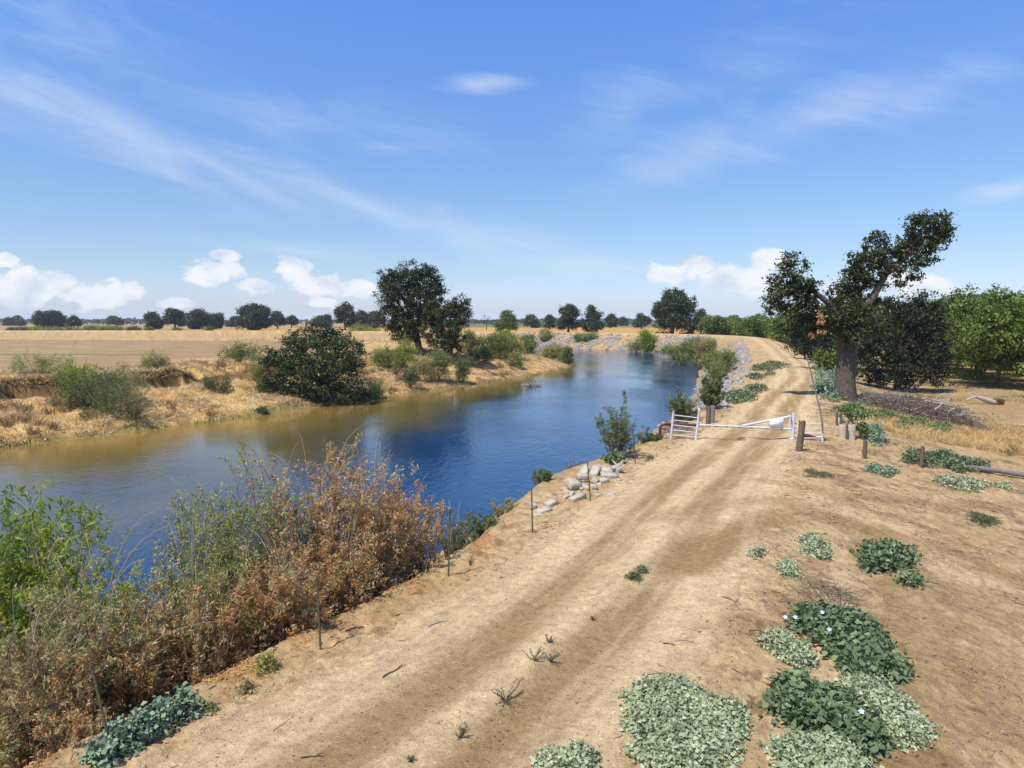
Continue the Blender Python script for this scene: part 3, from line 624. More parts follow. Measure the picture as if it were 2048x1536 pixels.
# --- the broken oak by the road
d0 = float(hit(1690, 800)[1]); OB = hit(1690, 800)
def tp(px, py, dy=0): return at(px, py, d0+dy)
s0 = px2m(d0)
tr1 = (np.array([OB-[0, 0, .4], tp(1690, 790), tp(1690, 765), tp(1692, 735), tp(1693, 708), tp(1694, 700)]), np.array([27, 22, 19, 18.5, 19, 14])*s0)
tr2 = (np.array([tp(1688, 716), tp(1683, 690), tp(1682, 668), tp(1690, 650), tp(1698, 640)]), np.array([12, 9, 8.5, 9, 8])*s0)
tr3 = (np.array([tp(1700, 716), tp(1704, 690, -.2), tp(1706, 660, -.2), tp(1714, 640), tp(1727, 617), tp(1745, 595), tp(1758, 572), tp(1772, 548), tp(1795, 530), tp(1815, 512), tp(1828, 480), tp(1840, 465)]), np.array([13, 12, 11, 10, 8.5, 7.2, 6.4, 5.8, 5, 4, 3, 2])*s0)
tr4 = (np.array([tp(1698, 645), tp(1680, 628), tp(1662, 612), tp(1645, 596), tp(1625, 582), tp(1606, 575), tp(1590, 570)]), np.array([9, 7, 6, 5.5, 4.5, 3, 2])*s0)
tr5 = (np.array([tp(1778, 545), tp(1766, 525), tp(1752, 510), tp(1740, 505)]), np.array([5, 3.5, 2.5, 1.5])*s0)
tr6 = (np.array([tp(1815, 512), tp(1836, 492), tp(1855, 470), tp(1876, 455)]), np.array([4, 3, 2.2, 1.2])*s0)
tr7 = (np.array([tp(1698, 640), tp(1706, 615, .8), tp(1712, 592, 1.2), tp(1708, 578, 1.4)]), np.array([5, 3.5, 2.5, 1.2])*s0)
HB = [(1712, 612, 22, 16, -.9), (1735, 625, 18, 14, -.5), (1700, 680, 20, 14, -1), (1722, 648, 16, 14, -.8), (1668, 655, 18, 16, -.6), (1705, 535, 18, 20), (1728, 560, 22, 14), (1690, 570, 18, 14), (1790, 540, 20, 14), (1810, 480, 16, 14), (1578, 540, 24, 26), (1592, 562, 30, 30), (1556, 578, 24, 28), (1550, 608, 18, 24), (1612, 592, 24, 22), (1574, 612, 26, 26), (1605, 640, 26, 30, 1), (1632, 618, 26, 24), (1642, 645, 26, 22, 1), (1625, 572, 16, 16), (1668, 596, 26, 18), (1600, 668, 18, 22, 1.5),
      (1700, 588, 24, 14, 1), (1676, 630, 30, 20, -1), (1720, 575, 24, 12, 1), (1738, 598, 20, 14, .6), (1700, 655, 28, 22, -.8), (1690, 612, 26, 18, .5),
      (1712, 528, 18, 20), (1735, 508, 26, 20), (1745, 545, 26, 20), (1760, 488, 20, 16), (1780, 512, 26, 20), (1715, 552, 14, 14), (1765, 530, 22, 16), (1806, 500, 24, 16), (1820, 545, 20, 12), (1842, 525, 20, 14), (1802, 560, 9, 12), (1762, 572, 14, 10),
      (1822, 452, 22, 18), (1850, 440, 26, 16), (1880, 447, 26, 18), (1866, 470, 28, 18), (1888, 470, 16, 16), (1842, 482, 22, 16), (1870, 500, 20, 20), (1840, 505, 18, 14), (1900, 455, 12, 10)]
def oak_extra(t, base):
    mb = MB(); P, O, K = crown_pts(pxblobs([(1644, 628, 6, 10, -1.6), (1638, 645, 7, 6, -1.6), (1646, 664, 7, 5, -1.7), (1624, 672, 5, 4, -1.6)], d0), 11, .14, 16)
    leaves(mb, P-base, .13, .6, .1); mb.build('dead_leaves', M['deadleaf'], t)['label'] = 'cluster of dry orange dead leaves'
tree('oak_tree', 'broken old oak with thick leaning trunk and split limbs beside the dirt road', 'tree', OB, pxblobs([(a[0], a[1], a[2]*1.12, a[3]*1.15)+tuple(a[4:]) for a in HB], d0, .9), .17, .8, 'oak', 13, .27, 30, trunk=[tr1, tr2, tr3, tr4, tr5, tr6, tr7],
     forks=[tp(1698, 640), tp(1727, 617), tp(1758, 572), tp(1795, 530), tp(1828, 480), tp(1662, 612), tp(1625, 582), tp(1752, 510), tp(1855, 470), tp(1712, 592, 1.2)], hollow=.25, extra=oak_extra)
# --- darker trees behind it
b = hit(1800, 770); d1 = 58.
tree('oak_tree', 'dark dense bushy tree behind the leaning oak trunk, above the brush pile', 'tree', ground(at(1795, 760, d1)[0], d1),
     pxblobs([(1770, 600, 16, 14), (1848, 592, 16, 13), (1878, 612, 15, 20), (1740, 606, 18, 16), (1893, 700, 18, 26), (1880, 745, 22, 24), (1738, 650, 28, 26), (1800, 618, 28, 20), (1835, 610, 24, 17), (1820, 650, 50, 40), (1770, 690, 45, 40), (1850, 680, 38, 45), (1730, 720, 28, 40), (1790, 735, 45, 35), (1850, 740, 35, 35), (1868, 640, 22, 30), (1720, 680, 22, 30), (1755, 760, 24, 20), (1815, 765, 30, 22)], d1), .2, .3, 'oakshade', 9, .40, 28, hollow=.35)
for lab, px, d, bb, lm in (('dark tree leaning over the road edge left of the broken oak', 1640, 68, [(1640, 650, 30, 26), (1618, 672, 24, 24), (1655, 690, 26, 30), (1600, 650, 18, 20), (1630, 700, 22, 18)], 'oakshade'),
                           ('yellow green leafy shrub tree at the road edge left of the oak trunk', 1660, 62, [(1655, 735, 14, 22), (1640, 718, 12, 18), (1664, 712, 14, 16)], 'walnut'),
                           ('dark round bush under the left limb of the oak, along the road', 1610, 84, [(1610, 692, 26, 20), (1585, 690, 16, 14), (1632, 705, 20, 16)], 'oak')):
    c = at(px, 700, d); tree('roadside_tree', lab, 'tree', ground(c[0], d), pxblobs(bb, d), .22, .14, lm, 9, .45, 24, hollow=.4)
# --- tall tree pair and the drooping oak on the left bank
dT = 101.; c = at(838, 700, dT)
tree('oak_tree', 'tallest dark oak on the left river bank, rising over the ploughed field', 'tree', ground(c[0], dT),
     pxblobs([(790, 560, 30, 26), (830, 545, 38, 22), (862, 560, 24, 28), (778, 590, 26, 34), (815, 580, 36, 34), (852, 598, 34, 36), (785, 630, 26, 34), (820, 630, 34, 34), (855, 640, 28, 34), (796, 665, 20, 22), (825, 670, 24, 18), (770, 562, 18, 16), (868, 588, 18, 22)], dT, .95), .24, .6, 'oak', 6, .5, 38, hollow=.3)
c = at(903, 708, dT-2)
tree('oak_tree', 'lower dark oak beside the tallest one, its crown hanging to the bank', 'tree', ground(c[0], dT-2),
     pxblobs([(900, 622, 26, 22), (926, 610, 18, 17), (915, 640, 24, 24), (885, 655, 24, 28), (905, 675, 26, 24), (888, 690, 20, 16), (872, 625, 20, 24), (865, 680, 18, 14), (915, 696, 14, 12), (935, 628, 9, 10)], dT-2, .95), .24, .4, 'oak', 6.5, .45, 36, hollow=.3)
dS = 66.5; c = at(668, 806, dS)
tree('oak_tree', 'wide drooping dark oak at the water on the left bank', 'tree', ground(c[0], dS+1),
     pxblobs([(598, 676, 26, 20, 3), (638, 660, 26, 18, 3), (672, 676, 26, 20, 3), (536, 775, 22, 22, 1), (724, 788, 18, 16, 1), (545, 712, 22, 18, 1), (706, 700, 22, 20, 1), (635, 690, 40, 26, 2), (588, 700, 30, 24, 2), (680, 700, 30, 26, 2), (560, 730, 32, 26, 1), (605, 735, 40, 28), (655, 735, 40, 28), (700, 730, 26, 26, 1), (545, 765, 28, 22), (590, 770, 40, 26), (640, 775, 40, 20), (685, 770, 26, 24), (712, 770, 18, 20), (572, 795, 26, 14), (612, 796, 24, 14), (705, 795, 18, 10)], dS, .95), .22, .35, 'oak2', 9, .42, 26, hollow=.4)
# --- oaks across the fields
FAR = [(1345, 578, 104, 212, 'oak', 'big round oak on the far bank straight beyond the river bend'), (1402, 618, 34, 262, 'oak', 'small oak at the right foot of the big round oak on the far bank'), (1137, 608, 58, 272, 'oak', 'dark round oak touching a lighter one beyond the river bend'),
       (1184, 610, 48, 270, 'oak2', 'lighter drooping oak paired with a dark one beyond the bend'), (1014, 620, 50, 290, 'walnut', 'broad green oak alone on the golden field behind the willows'), (1063, 630, 32, 480, 'oak', 'small round far oak between the broad green and the paired oaks'),
       (1099, 630, 26, 395, 'oak', 'slim small oak just left of the paired oaks'), (1222, 629, 28, 480, 'oak', 'small distant oak right of the paired oaks'), (1246, 636, 20, 720, 'oak', 'tiny faint distant tree between two small oaks'), (1283, 627, 34, 420, 'oak', 'far oak just left of the big round one'),
       (100, 624, 58, 520, 'oak', 'broad distant oak near the left edge beyond the field'), (148, 633, 28, 520, 'oak', 'small distant oak right of the broad one at the left edge'), (30, 637, 40, 760, 'oak', 'faint low tree at the left end of the horizon'),
       (306, 624, 36, 410, 'oak', 'leftmost oak of the dark grove beyond the ploughed field'), (350, 618, 56, 415, 'oak', 'wide oak in the left half of the dark grove'), (398, 619, 60, 412, 'oak', 'widest oak in the middle of the dark grove'), (432, 627, 34, 425, 'oak', 'low oak closing the dark grove on the right'),
       (508, 609, 72, 372, 'oak', 'large dark oak standing apart right of the grove'), (555, 623, 34, 440, 'oak', 'slim oak right of the large one standing apart'), (583, 632, 28, 520, 'oak', 'small bluish oak in the gap before the tallest tree'), (690, 607, 48, 352, 'oak', 'tall rounded oak left of the tallest bank tree'), (722, 621, 42, 395, 'oak', 'middle sized oak tucked beside the tall rounded one'),
       (750, 624, 44, 430, 'oak', 'hazy oak half hidden by the tallest bank tree'), (470, 634, 30, 560, 'oak', 'low hazy tree between the grove and the large oak'), (645, 633, 40, 560, 'oak', 'low hazy tree above the drooping bank oak'), (230, 636, 30, 800, 'oak', 'small far tree left of the grove on the horizon')]
for i, (px, top, wpx, d, lm, lab) in enumerate(FAR):
    c = at(px, 650, d); g = ground(c[0], d); ztop = at(px, top, d)[2]; wm_ = wpx*px2m(d); h = ztop-g[2]
    big = wpx > 80
    tree('oak_tree', lab, 'tree', g, domeblobs(g, wm_, h, 16 if big else 11, .15, 100+i), .45*d/300+.1, .35+.02*wm_, lm, 5.*(300/d)**.5, .75*d/300+.12, 14, group='oaks across the fields', twig=d < 300, hollow=.4)
c = at(973, 655, 360); g = ground(c[0], 360)
tree('bare_tree', 'thin half bare grey tree beyond the willows on the left bank', 'tree', g, [(g[0]+a, 360+b_, g[2]+h, 1.1, 1.1, .9) for a, b_, h in ((-3, 0, 4.5), (-1, 1, 7), (1.5, -1, 6.2), (3.4, 0, 4), (0, 0, 5))], .3, .3, 'oak', 2.2, .6, 10)
# --- orchard
def protot(h, w_, seed, lm, leafs, cr, m, dens):
    g = np.zeros(3); bl = domeblobs((0, 0, 0), w_, h, 13, .28, seed)
    t = tree('orchard_tree', 'x', 'tree', g, bl, leafs, .16, lm, dens, cr, m, hollow=.45)
    return t
OP = [protot(9.0, 10, 5, 'walnut', .27, .5, 24, 4.6), protot(8.6, 10, 6, 'walnut', .27, .5, 24, 4.6), protot(9.3, 10, 9, 'walnut', .27, .5, 24, 4.6)]
OF = [protot(7, 8.5, 15, 'walnut', .42, .7, 14, 3.4), protot(6.5, 8.5, 16, 'walnut', .42, .7, 14, 3.4)]
usedp = [0]*5; norch = 0
cands = []
dirv = np.array([.37, .93]); nv = np.array([.93, -.37])
for i in range(-2, 30):
    for j in range(-9, 12):
        p_ = np.array([45., 63.])+dirv*i*8.2+nv*j*9.0
        cands.append(p_)
cands += [np.array([34.5, 66.]), np.array([37.5, 74.]), np.array([33., 78.])]
front = []
for p_ in cands:
    u = float(samp(GU, *p_)); r = np.hypot(*p_); px = 1024+p_[0]/p_[1]*FPX
    if p_[1] < 56 or u < (14 if p_[1] < 110 else 9) or px > 2260 or p_[1] > 262: continue
    if p_[1] < 120 and (u > 55 or px < 1730 or (p_[1] < 76 and px < 1885)): continue
    if p_[1] >= 120 and (px < 1412 or px > 1720): continue
    front.append((r, px, p_))
front.sort(key=lambda q: q[0])
NEARL = ['bright green orchard tree whose trunk shows behind the dead log', 'bright green orchard tree cut by the right edge of the picture, low branches out', 'leafy orchard tree between the dark bushy tree and the trunk behind the log']
for k, (r, px, p_) in enumerate(front):
    far_ = p_[1] > 115; ks = (k % 2)+3 if far_ else k % 3; pr = (OP+OF)[ks]
    loc = ground(*p_); rz = RNG.uniform(0, 6.28); s = RNG.uniform(.9, 1.08)
    lab = 'bright green orchard tree in the low far block beside the road bend' if far_ else (NEARL[k] if k < 3 else 'bright green orchard tree in the dense rows behind the front ones')
    grp = 'far orchard trees by the bend' if far_ else 'orchard trees right of the road'
    if not usedp[ks]:
        usedp[ks] = 1; pr.location = loc; pr.rotation_euler = (0, 0, rz); pr['label'] = lab; pr['group'] = grp
    else: copy_thing(pr, loc, rz, s, lab, grp)
    norch += 1
# --- horizon tree lines (one mass nobody could count)
P = []; S_ = []
for d, hmin, hmax, dens in ((1000, 4, 11, 900), (1500, 5, 14, 900), (2300, 6, 17, 800)):
    x = np.concatenate([RNG.uniform(-1.0, 1.1, dens)*d])
    keep = fbm(x*.006+d, x*0+3, 3) > (.40 if d < 1200 else .3); x = x[keep]
    hh = hmin+(hmax-hmin)*fbm(x*.02, x*0+d, 3)**1.3
    k = 12; q = np.stack([np.repeat(x, k), np.repeat(d+RNG.normal(size=len(x))*20, k), np.zeros(len(x)*k)], -1)
    q += RNG.normal(size=q.shape)*[d*.004, 8, 0]; q[:, 2] = RNG.random(len(q))**.7*np.repeat(hh, k)
    P.append(q); S_.append(np.full(len(q), d*.0028))
mb = MB(); leaves(mb, np.concatenate(P), np.concatenate(S_), .8, .2); o = mb.build('distant_treeline', M['oak']); tag(o, 'dark bluish line of far trees along the whole horizon', 'trees', kind='stuff')
# ================================================================== shrubs
def shrub(name, label, base, h, rad, lm, stems=40, leaf=.06, asp=.3, twigs=10, per=14, lean=(0, 0), cat='bush', group=None, stemmat='stem', thick=.009, bare=.15, droop=.4, spread=.55, top=None, curve=.25):
    base = np.asarray(base, float); t = thing(name, base, label, cat, group)
    K = 9; n = stems
    a = RNG.uniform(0, 2*math.pi, n); q = np.sqrt(RNG.random(n)); hh = h*(RNG.uniform(.3, 1.05, n) if top is None else RNG.uniform(.55, 1.05, n))*(1-.2*q)
    p0 = np.stack([np.cos(a)*q*rad*.35, np.sin(a)*q*rad*.35, np.full(n, -.12)], -1)
    p0[:, 2] += H(base[0]+p0[:, 0], base[1]+p0[:, 1], False, False)-float(H(base[0], base[1], False, False))
    p2 = np.stack([np.cos(a)*q*rad*1.0+lean[0], np.sin(a)*q*rad*1.0+lean[1], hh], -1)+RNG.normal(size=(n, 3))*[.08*rad, .08*rad, .05*h]
    p1 = p0*.5+p2*.5+np.stack([np.cos(a)*rad*curve*-.3, np.sin(a)*rad*curve*-.3, hh*.25], -1)+RNG.normal(size=(n, 3))*.1*rad
    tt = np.linspace(0, 1, K)[None, :, None]
    P = (1-tt)**2*p0[:, None]+2*tt*(1-tt)*p1[:, None]+tt*tt*p2[:, None]
    P = P+RNG.normal(size=P.shape)*.018*h*np.linspace(0, 1, K)[None, :, None]
    mb = MB(); tubes(mb, P, np.linspace(thick*1.5, thick*.35, K)[None]*RNG.uniform(.6, 1.3, (n, 1)), 4, RNG.random(n), cap=False)
    if h > 1.2 and cat == 'bush':                       # pale bare wands standing out of the top
        nw = 6; aw = RNG.uniform(0, 6.28, nw); e_ = np.stack([np.cos(aw)*rad*.55+lean[0], np.sin(aw)*rad*.55+lean[1], h*RNG.uniform(.95, 1.16, nw)], -1)
        W_ = np.stack([bez(e*[.25, .25, .3], e*[.35, .35, .9], e+[RNG.normal()*.3, RNG.normal()*.2, -.05*h], K) for e in e_]); tubes(mb, W_, np.linspace(.009, .003, K)[None]*np.ones((nw, 1)), 4, .75+.25*RNG.random(nw), cap=False)
    # side twigs
    si = np.repeat(np.arange(n), twigs); ti = bare+(1-bare)*RNG.random(n*twigs)**.8
    f = ti*(K-1); i0 = np.minimum(f.astype(int), K-2); fr = (f-i0)[:, None]
    tb = P[si, i0]*(1-fr)+P[si, i0+1]*fr
    L_ = h*RNG.uniform(.10, .30, n*twigs)*(1.1-.5*ti)
    dv = runit(n*twigs)*spread+nrm(P[si, -1]-P[si, 0])*.6+np.array([0, 0, .25]); dv = nrm(dv)
    tt2 = np.linspace(0, 1, 5)[None, :, None]
    TW = tb[:, None]+dv[:, None]*L_[:, None, None]*tt2+np.array([0, 0, -1.])*droop*L_[:, None, None]*tt2**2*.6
    TW = TW+RNG.normal(size=TW.shape)*.03*L_[:, None, None]*tt2
    tubes(mb, TW, np.broadcast_to(np.linspace(thick*.55, thick*.2, 5), (len(TW), 5)), 3, RNG.random(len(TW)), cap=False)
    mb.build('stems', M[stemmat], t)
    per = int(per*1.45); li = np.repeat(np.arange(len(TW)), per); s = RNG.random(len(li))**.8*4; j = np.minimum(s.astype(int), 3); fr = (s-j)[:, None]
    C = TW[li, j]*(1-fr)+TW[li, j+1]*fr+RNG.normal(size=(len(li), 3))*leaf*.45
    cl = np.repeat(RNG.random(len(TW)), per)*.6+RNG.random(len(li))*.4           # whole twigs share a tone
    mb = MB(); leaves(mb, C, leaf*1.18, asp*.88, .15, None, droop*1.7, a=cl); mb.build('foliage', M[lm], t)
    return t
def at_px(px, d):
    x = (px-1024)*d/FPX*.9958; return x
def nshrub(label, px, d, top, rad, lm, **kw):
    x = (px-1024)*d/FPX; b = ground(x, d); zt = at(px, top, d)[2]; h = max(.35, (zt-b[2]))
    return shrub(kw.pop('name', 'shrub'), label, b, h, rad, lm, **kw)
# the thicket on the near bank
nshrub('tall dead brown shrub in the middle of the near thicket, highest bare tips', 625, 12.2, 885, 1.25, 'brown', stems=75, leaf=.06, per=15, twigs=13, group='thicket on the near bank')
nshrub('dry brown shrub right of the tallest one, thin pale stems above', 735, 12.8, 905, 1.1, 'brown', stems=65, leaf=.06, per=14, twigs=13, group='thicket on the near bank')
nshrub('rust brown shrub at the right end of the thicket before the water', 810, 13.3, 965, .85, 'brown', stems=45, leaf=.055, per=14, twigs=12, group='thicket on the near bank')
nshrub('half green shrub on the river side of the tall brown one', 530, 12.2, 905, 1.15, 'olive', stems=60, leaf=.06, per=15, twigs=12, group='thicket on the near bank')
nshrub('olive green shrub behind the brown ones, leaning over the river', 440, 11.9, 950, 1.1, 'olive', stems=85, leaf=.06, per=15, twigs=12, group='thicket on the near bank')
nshrub('low brown shrub in front of the tall one on the levee edge', 545, 10.4, 1075, .8, 'brown', stems=55, leaf=.055, per=15, twigs=13, group='thicket on the near bank')
nshrub('dense rusty shrub with upright stems over the orange litter', 675, 11.6, 985, .75, 'brown', stems=55, leaf=.055, per=14, twigs=13, group='thicket on the near bank')
nshrub('yellow green shrub with a gap to the water on its left', 355, 10.2, 1060, .95, 'olive', stems=75, leaf=.055, per=15, twigs=12, group='thicket on the near bank')
nshrub('brown and green shrub at the levee edge left of the orange litter', 375, 9.6, 1150, .75, 'brown', stems=50, leaf=.05, per=15, twigs=12, group='thicket on the near bank')
nshrub('scraggly brown shrub just above the leaning metal post', 215, 8.9, 1215, .62, 'brown', stems=50, leaf=.05, per=14, twigs=12, group='thicket on the near bank')
nshrub('grey olive shrub with long arching bare branches at far left', 150, 9.0, 1080, .9, 'mixed', stems=50, leaf=.055, per=15, twigs=12, group='thicket on the near bank')
nshrub('dry mixed shrub in the lower left corner of the thicket', 40, 7.9, 1270, .65, 'brown', stems=55, leaf=.045, per=15, twigs=12, group='thicket on the near bank')
nshrub('shaded grey green shrub at the left frame edge above the corner', 0, 7.9, 1210, .8, 'mixed', stems=50, leaf=.05, per=15, twigs=12, group='thicket on the near bank')
nshrub('bright green willow at the left frame edge by the water', 5, 11.0, 975, 1.15, 'bright', stems=110, leaf=.105, asp=.26, per=15, twigs=12, droop=.6, group='thicket on the near bank')
nshrub('lower bright green willow right of the taller one, half behind dry twigs', 85, 10.6, 1075, 1.2, 'bright', stems=110, leaf=.10, asp=.26, per=15, twigs=12, droop=.6, group='thicket on the near bank')
nshrub('green willow shrub between the thicket and the bare arching twigs', 195, 10.4, 1170, .75, 'olive', stems=40, leaf=.06, per=14, twigs=11, group='thicket on the near bank')
nshrub('low straw coloured shrub behind the blue green leafy plants', 95, 7.4, 1400, .4, 'brown', stems=26, leaf=.04, per=10, twigs=10, group='thicket on the near bank')
nshrub('thin grey green shrub at the right of the thicket beside a thin post', 905, 15.0, 1015, .5, 'euc', stems=26, leaf=.055, per=10, twigs=9, group='thicket on the near bank')
nshrub('low leafy shrub at the water edge right of the thicket', 965, 17.5, 1030, .7, 'euc', stems=30, leaf=.06, per=11, twigs=9, group='thicket on the near bank')
nshrub('small dull green shrub low on the bank below the rubble', 1010, 18.2, 1040, .5, 'mixed', stems=24, leaf=.05, per=9, twigs=9, group='thicket on the near bank')
nshrub('small blue grey bush beside the concrete slabs', 1088, 20.0, 985, .4, 'euc', stems=30, leaf=.06, asp=.2, per=12, twigs=8)
nshrub('grey green sapling cluster with yellow leaves standing by the rubble', 1240, 23.5, 800, 1.0, 'euc', stems=34, leaf=.075, asp=.32, per=13, twigs=10, name='sapling')
nshrub('leafy low bush at the foot of the sapling cluster', 1232, 22.4, 912, .4, 'datura', stems=20, leaf=.09, asp=.5, per=8, twigs=7)
nshrub('bushy grey green shrub behind the white ladder panel', 1368, 33.0, 783, .75, 'euc', stems=26, leaf=.11, asp=.32, per=12, twigs=10)
nshrub('dark leafy shrub behind the pair of wooden posts', 1424, 37.0, 748, .8, 'shore', stems=26, leaf=.14, asp=.5, per=12, twigs=9)
nshrub('low bush at the foot of the rusty bent pipe', 1305, 27.0, 866, .45, 'euc', stems=24, leaf=.08, asp=.35, per=11, twigs=8)
# willow scrub along the right bank and the far bank
def scrub(label, px, d, top, wpx, lm, leaf=None, z=None, name='shrub', group=None, dens=15):
    x = (px-1024)*d/FPX; g = ground(x, d); g[2] = max(g[2], WATER-.1); zt = at(px, top, d)[2]; h = max(.5, zt-g[2]); w_ = wpx*px2m(d)
    leaf = leaf or max(.12, d*.0021)
    t = thing(name, g, label, 'bush', group); n = max(6, int(2.6*w_/max(h*.55, .4))); bl = []
    for i in range(n*2):
        fx_ = RNG.uniform(-.42, .42)*w_; hh = h*RNG.uniform(.12, .78)*(1-.5*(2*fx_/w_)**2); r_ = RNG.uniform(.13, .29)*min(h, w_)*(.8 if d > 150 else 1)
        bl.append((g[0]+fx_, g[1]+RNG.uniform(-.35, .35)*w_*.7, g[2]+hh, r_*1.05, r_*1.05, r_*.95))
    P, O, K = crown_pts(np.array(bl), dens*.75*(60/d)**.5, leaf*2.6, 28, .2)
    P = P[P[:, 2] > np.maximum(H(P[:, 0], P[:, 1], False, False), WATER)+.02]
    mb = MB(); leaves(mb, P-g, leaf, .4, .15, None, .3); 
    if d < 150 and 'SHOOTS':
        n_ = 26; a = RNG.uniform(0, 6.28, n_); q = np.sqrt(RNG.random(n_)); ex = np.stack([np.cos(a)*q*w_*.5, np.sin(a)*q*w_*.4, h*RNG.uniform(.55, 1.12, n_)*(1-.35*q)], -1)
        T_ = np.stack([bez(e*[.35, .35, 0], e*[.7, .7, .75], e+RNG.normal(size=3)*.04*h, 8) for e in ex]); li = np.repeat(np.arange(n_), 70); si = RNG.random(len(li))*5+2; j = np.minimum(si.astype(int), 6); fr = (si-j)[:, None]
        C = T_[li, j]*(1-fr)+T_[li, j+1]*fr+RNG.normal(size=(len(li), 3))*leaf*1.1*(1.6-si/7)[:, None]; leaves(mb, C, leaf*.9, .4, .1, None, .2)
    # stray wands sticking out
    ns = 14; k = np.concatenate(K)[RNG.permutation(sum(map(len, K)))[:ns]]-g; PP = np.stack([bez(q*[.03, .03, 0], q*.6, q*1.1+[0, 0, .12*h], 5) for q in k])
    mb.build('foliage', M[lm], t); mb = MB(); tubes(mb, PP, np.broadcast_to(np.linspace(.03, .008, 5), (ns, 5)), 4, RNG.random(ns)); mb.build('stems', M['stem'], t)
    return t
for a_ in [('olive willow scrub low on the right bank beside the white riprap', 1436, 62, 706, 46, 'willow'), ('tall olive willow growing above the riprap, left of the road', 1447, 74, 688, 52, 'willow'), ('pale willow bush at the foot of the right bank riprap', 1425, 90, 690, 40, 'willow'),
           ('wide willow scrub on the far bank corner left of the riprap', 1385, 135, 672, 90, 'willow'), ('brownish willow mound at the top of the far bank corner', 1412, 128, 666, 50, 'mixed'), ('low willow scrub at the far water edge below the sandy slope', 1350, 158, 684, 50, 'willow'),
           ('upright yellow green willow on the far bank by the big round oak', 1288, 182, 650, 44, 'bright'), ('dull willow low beside the upright yellow green one', 1272, 186, 672, 28, 'olive'), ('thin dry scrub on the far riprap left of the sandy slope', 1180, 212, 664, 30, 'olive'), ('small scrub in the far riprap straight above the water', 1160, 214, 668, 18, 'willow'),
           ('dry bush on the far bank crest left of the riprap', 1092, 222, 655, 24, 'olive'), ('low green bush on the far bank left of the dry one', 1058, 200, 658, 30, 'willow'),
           ('light green willow right behind the lower bank oak', 945, 108, 652, 44, 'willow'), ('wide light green willow mass on the left bank rise', 985, 112, 660, 64, 'willow'), ('bright willow crown above the wide mass', 1012, 122, 654, 36, 'bright'), ('low willow falling toward the point of the bank', 1020, 116, 672, 50, 'willow'), ('small round green bush right of the willow mass', 1057, 128, 668, 18, 'willow'),
           ('dark patch of shrub in front of the willow mass', 965, 104, 684, 36, 'shore'), ('olive shrub on the slope below the willow mass', 1030, 108, 698, 26, 'olive'), ('low reedy scrub along the tip of the left bank', 1108, 134, 682, 44, 'olive'), ('dark reedy bush at the very tip of the left bank', 1136, 128, 690, 22, 'shore'),
           
           ('pale shrub left of the tallest bank tree', 770, 88, 684, 56, 'willow'), ('bright leafy shrub under the tallest bank tree', 812, 90, 668, 40, 'bright'), ('round light green shrub between the two bank oaks', 878, 86, 686, 46, 'willow'), ('dry reddish shrub under the two bank oaks', 845, 85, 708, 44, 'mixed'), ('blue grey bush hanging on the slope below the bank oaks', 820, 80, 722, 30, 'euc'),
           ('blue grey bush in the shade right of the lower bank oak', 925, 88, 712, 30, 'euc'), ('small bush on the slope right of the drooping oak', 750, 72, 742, 34, 'olive'),
           ('light green bushy shrub left of the drooping oak', 482, 76, 678, 88, 'willow'), ('green shrub hanging down beside the drooping oak', 512, 70, 712, 30, 'olive'),
           ('big green shrub mound on the cut bank at left', 75, 58, 697, 120, 'olive'), ('brightest green shrub in the thicket on the cut bank', 150, 56, 694, 72, 'bright'), ('dark green shrub spilling down the cut bank', 165, 53, 722, 120, 'shore'), ('grey tangled shrub right of the green ones on the cut bank', 235, 56, 722, 110, 'mixed'),
           ('low dark tangle at the foot of the cut bank thicket', 225, 51.5, 758, 130, 'shore'), ('tall thin wispy shrub standing on the cut bank edge', 300, 66, 692, 40, 'olive'), ('dry reddish wispy bush beside the tall thin one', 325, 67, 700, 26, 'mixed'), ('dark brush in the hollow of the cut bank', 430, 64, 745, 60, 'shore'), ('small bush at the water line left of the drooping oak', 520, 60, 816, 16, 'shore')]:
    scrub(*a_)
FS = [(40, 300, 654, 34), (75, 330, 652, 44), (110, 310, 653, 40), (150, 330, 654, 30), (215, 340, 651, 34), (190, 350, 651, 44), (235, 345, 652, 24), (300, 330, 655, 16), (420, 320, 653, 14), (722, 300, 644, 46), (745, 290, 656, 30), (270, 360, 654, 26), (355, 330, 656, 14), (660, 290, 658, 16)]
FSL = ['low green bush at the left edge beyond the ploughed field', 'dark green low bush second from the left edge beyond the field', 'long green bush below the broad distant oak', 'yellow green bush below the small distant oak', 'green bush right of the yellow one beyond the field', 'wide pale bush in the middle of the far field edge', 'small bush between the wide pale one and the grove', 'tiny bush before the leftmost grove oak', 'bright small bush below the right end of the grove', 'round grey green bush left of the tallest bank tree', 'yellow bush at the field edge behind the drooping oak', 'low scrub left of the grove at the field edge', 'tiny dark bush before the middle of the grove', 'dry small bush before the tall rounded oak']
for (px, d, top, wpx), lab in zip(FS, FSL): scrub(lab, px, d, top, wpx, RNG.choice(['bright', 'willow', 'shore']), leaf=.5, name='field_bush', group='bushes at the far field edge', dens=6)
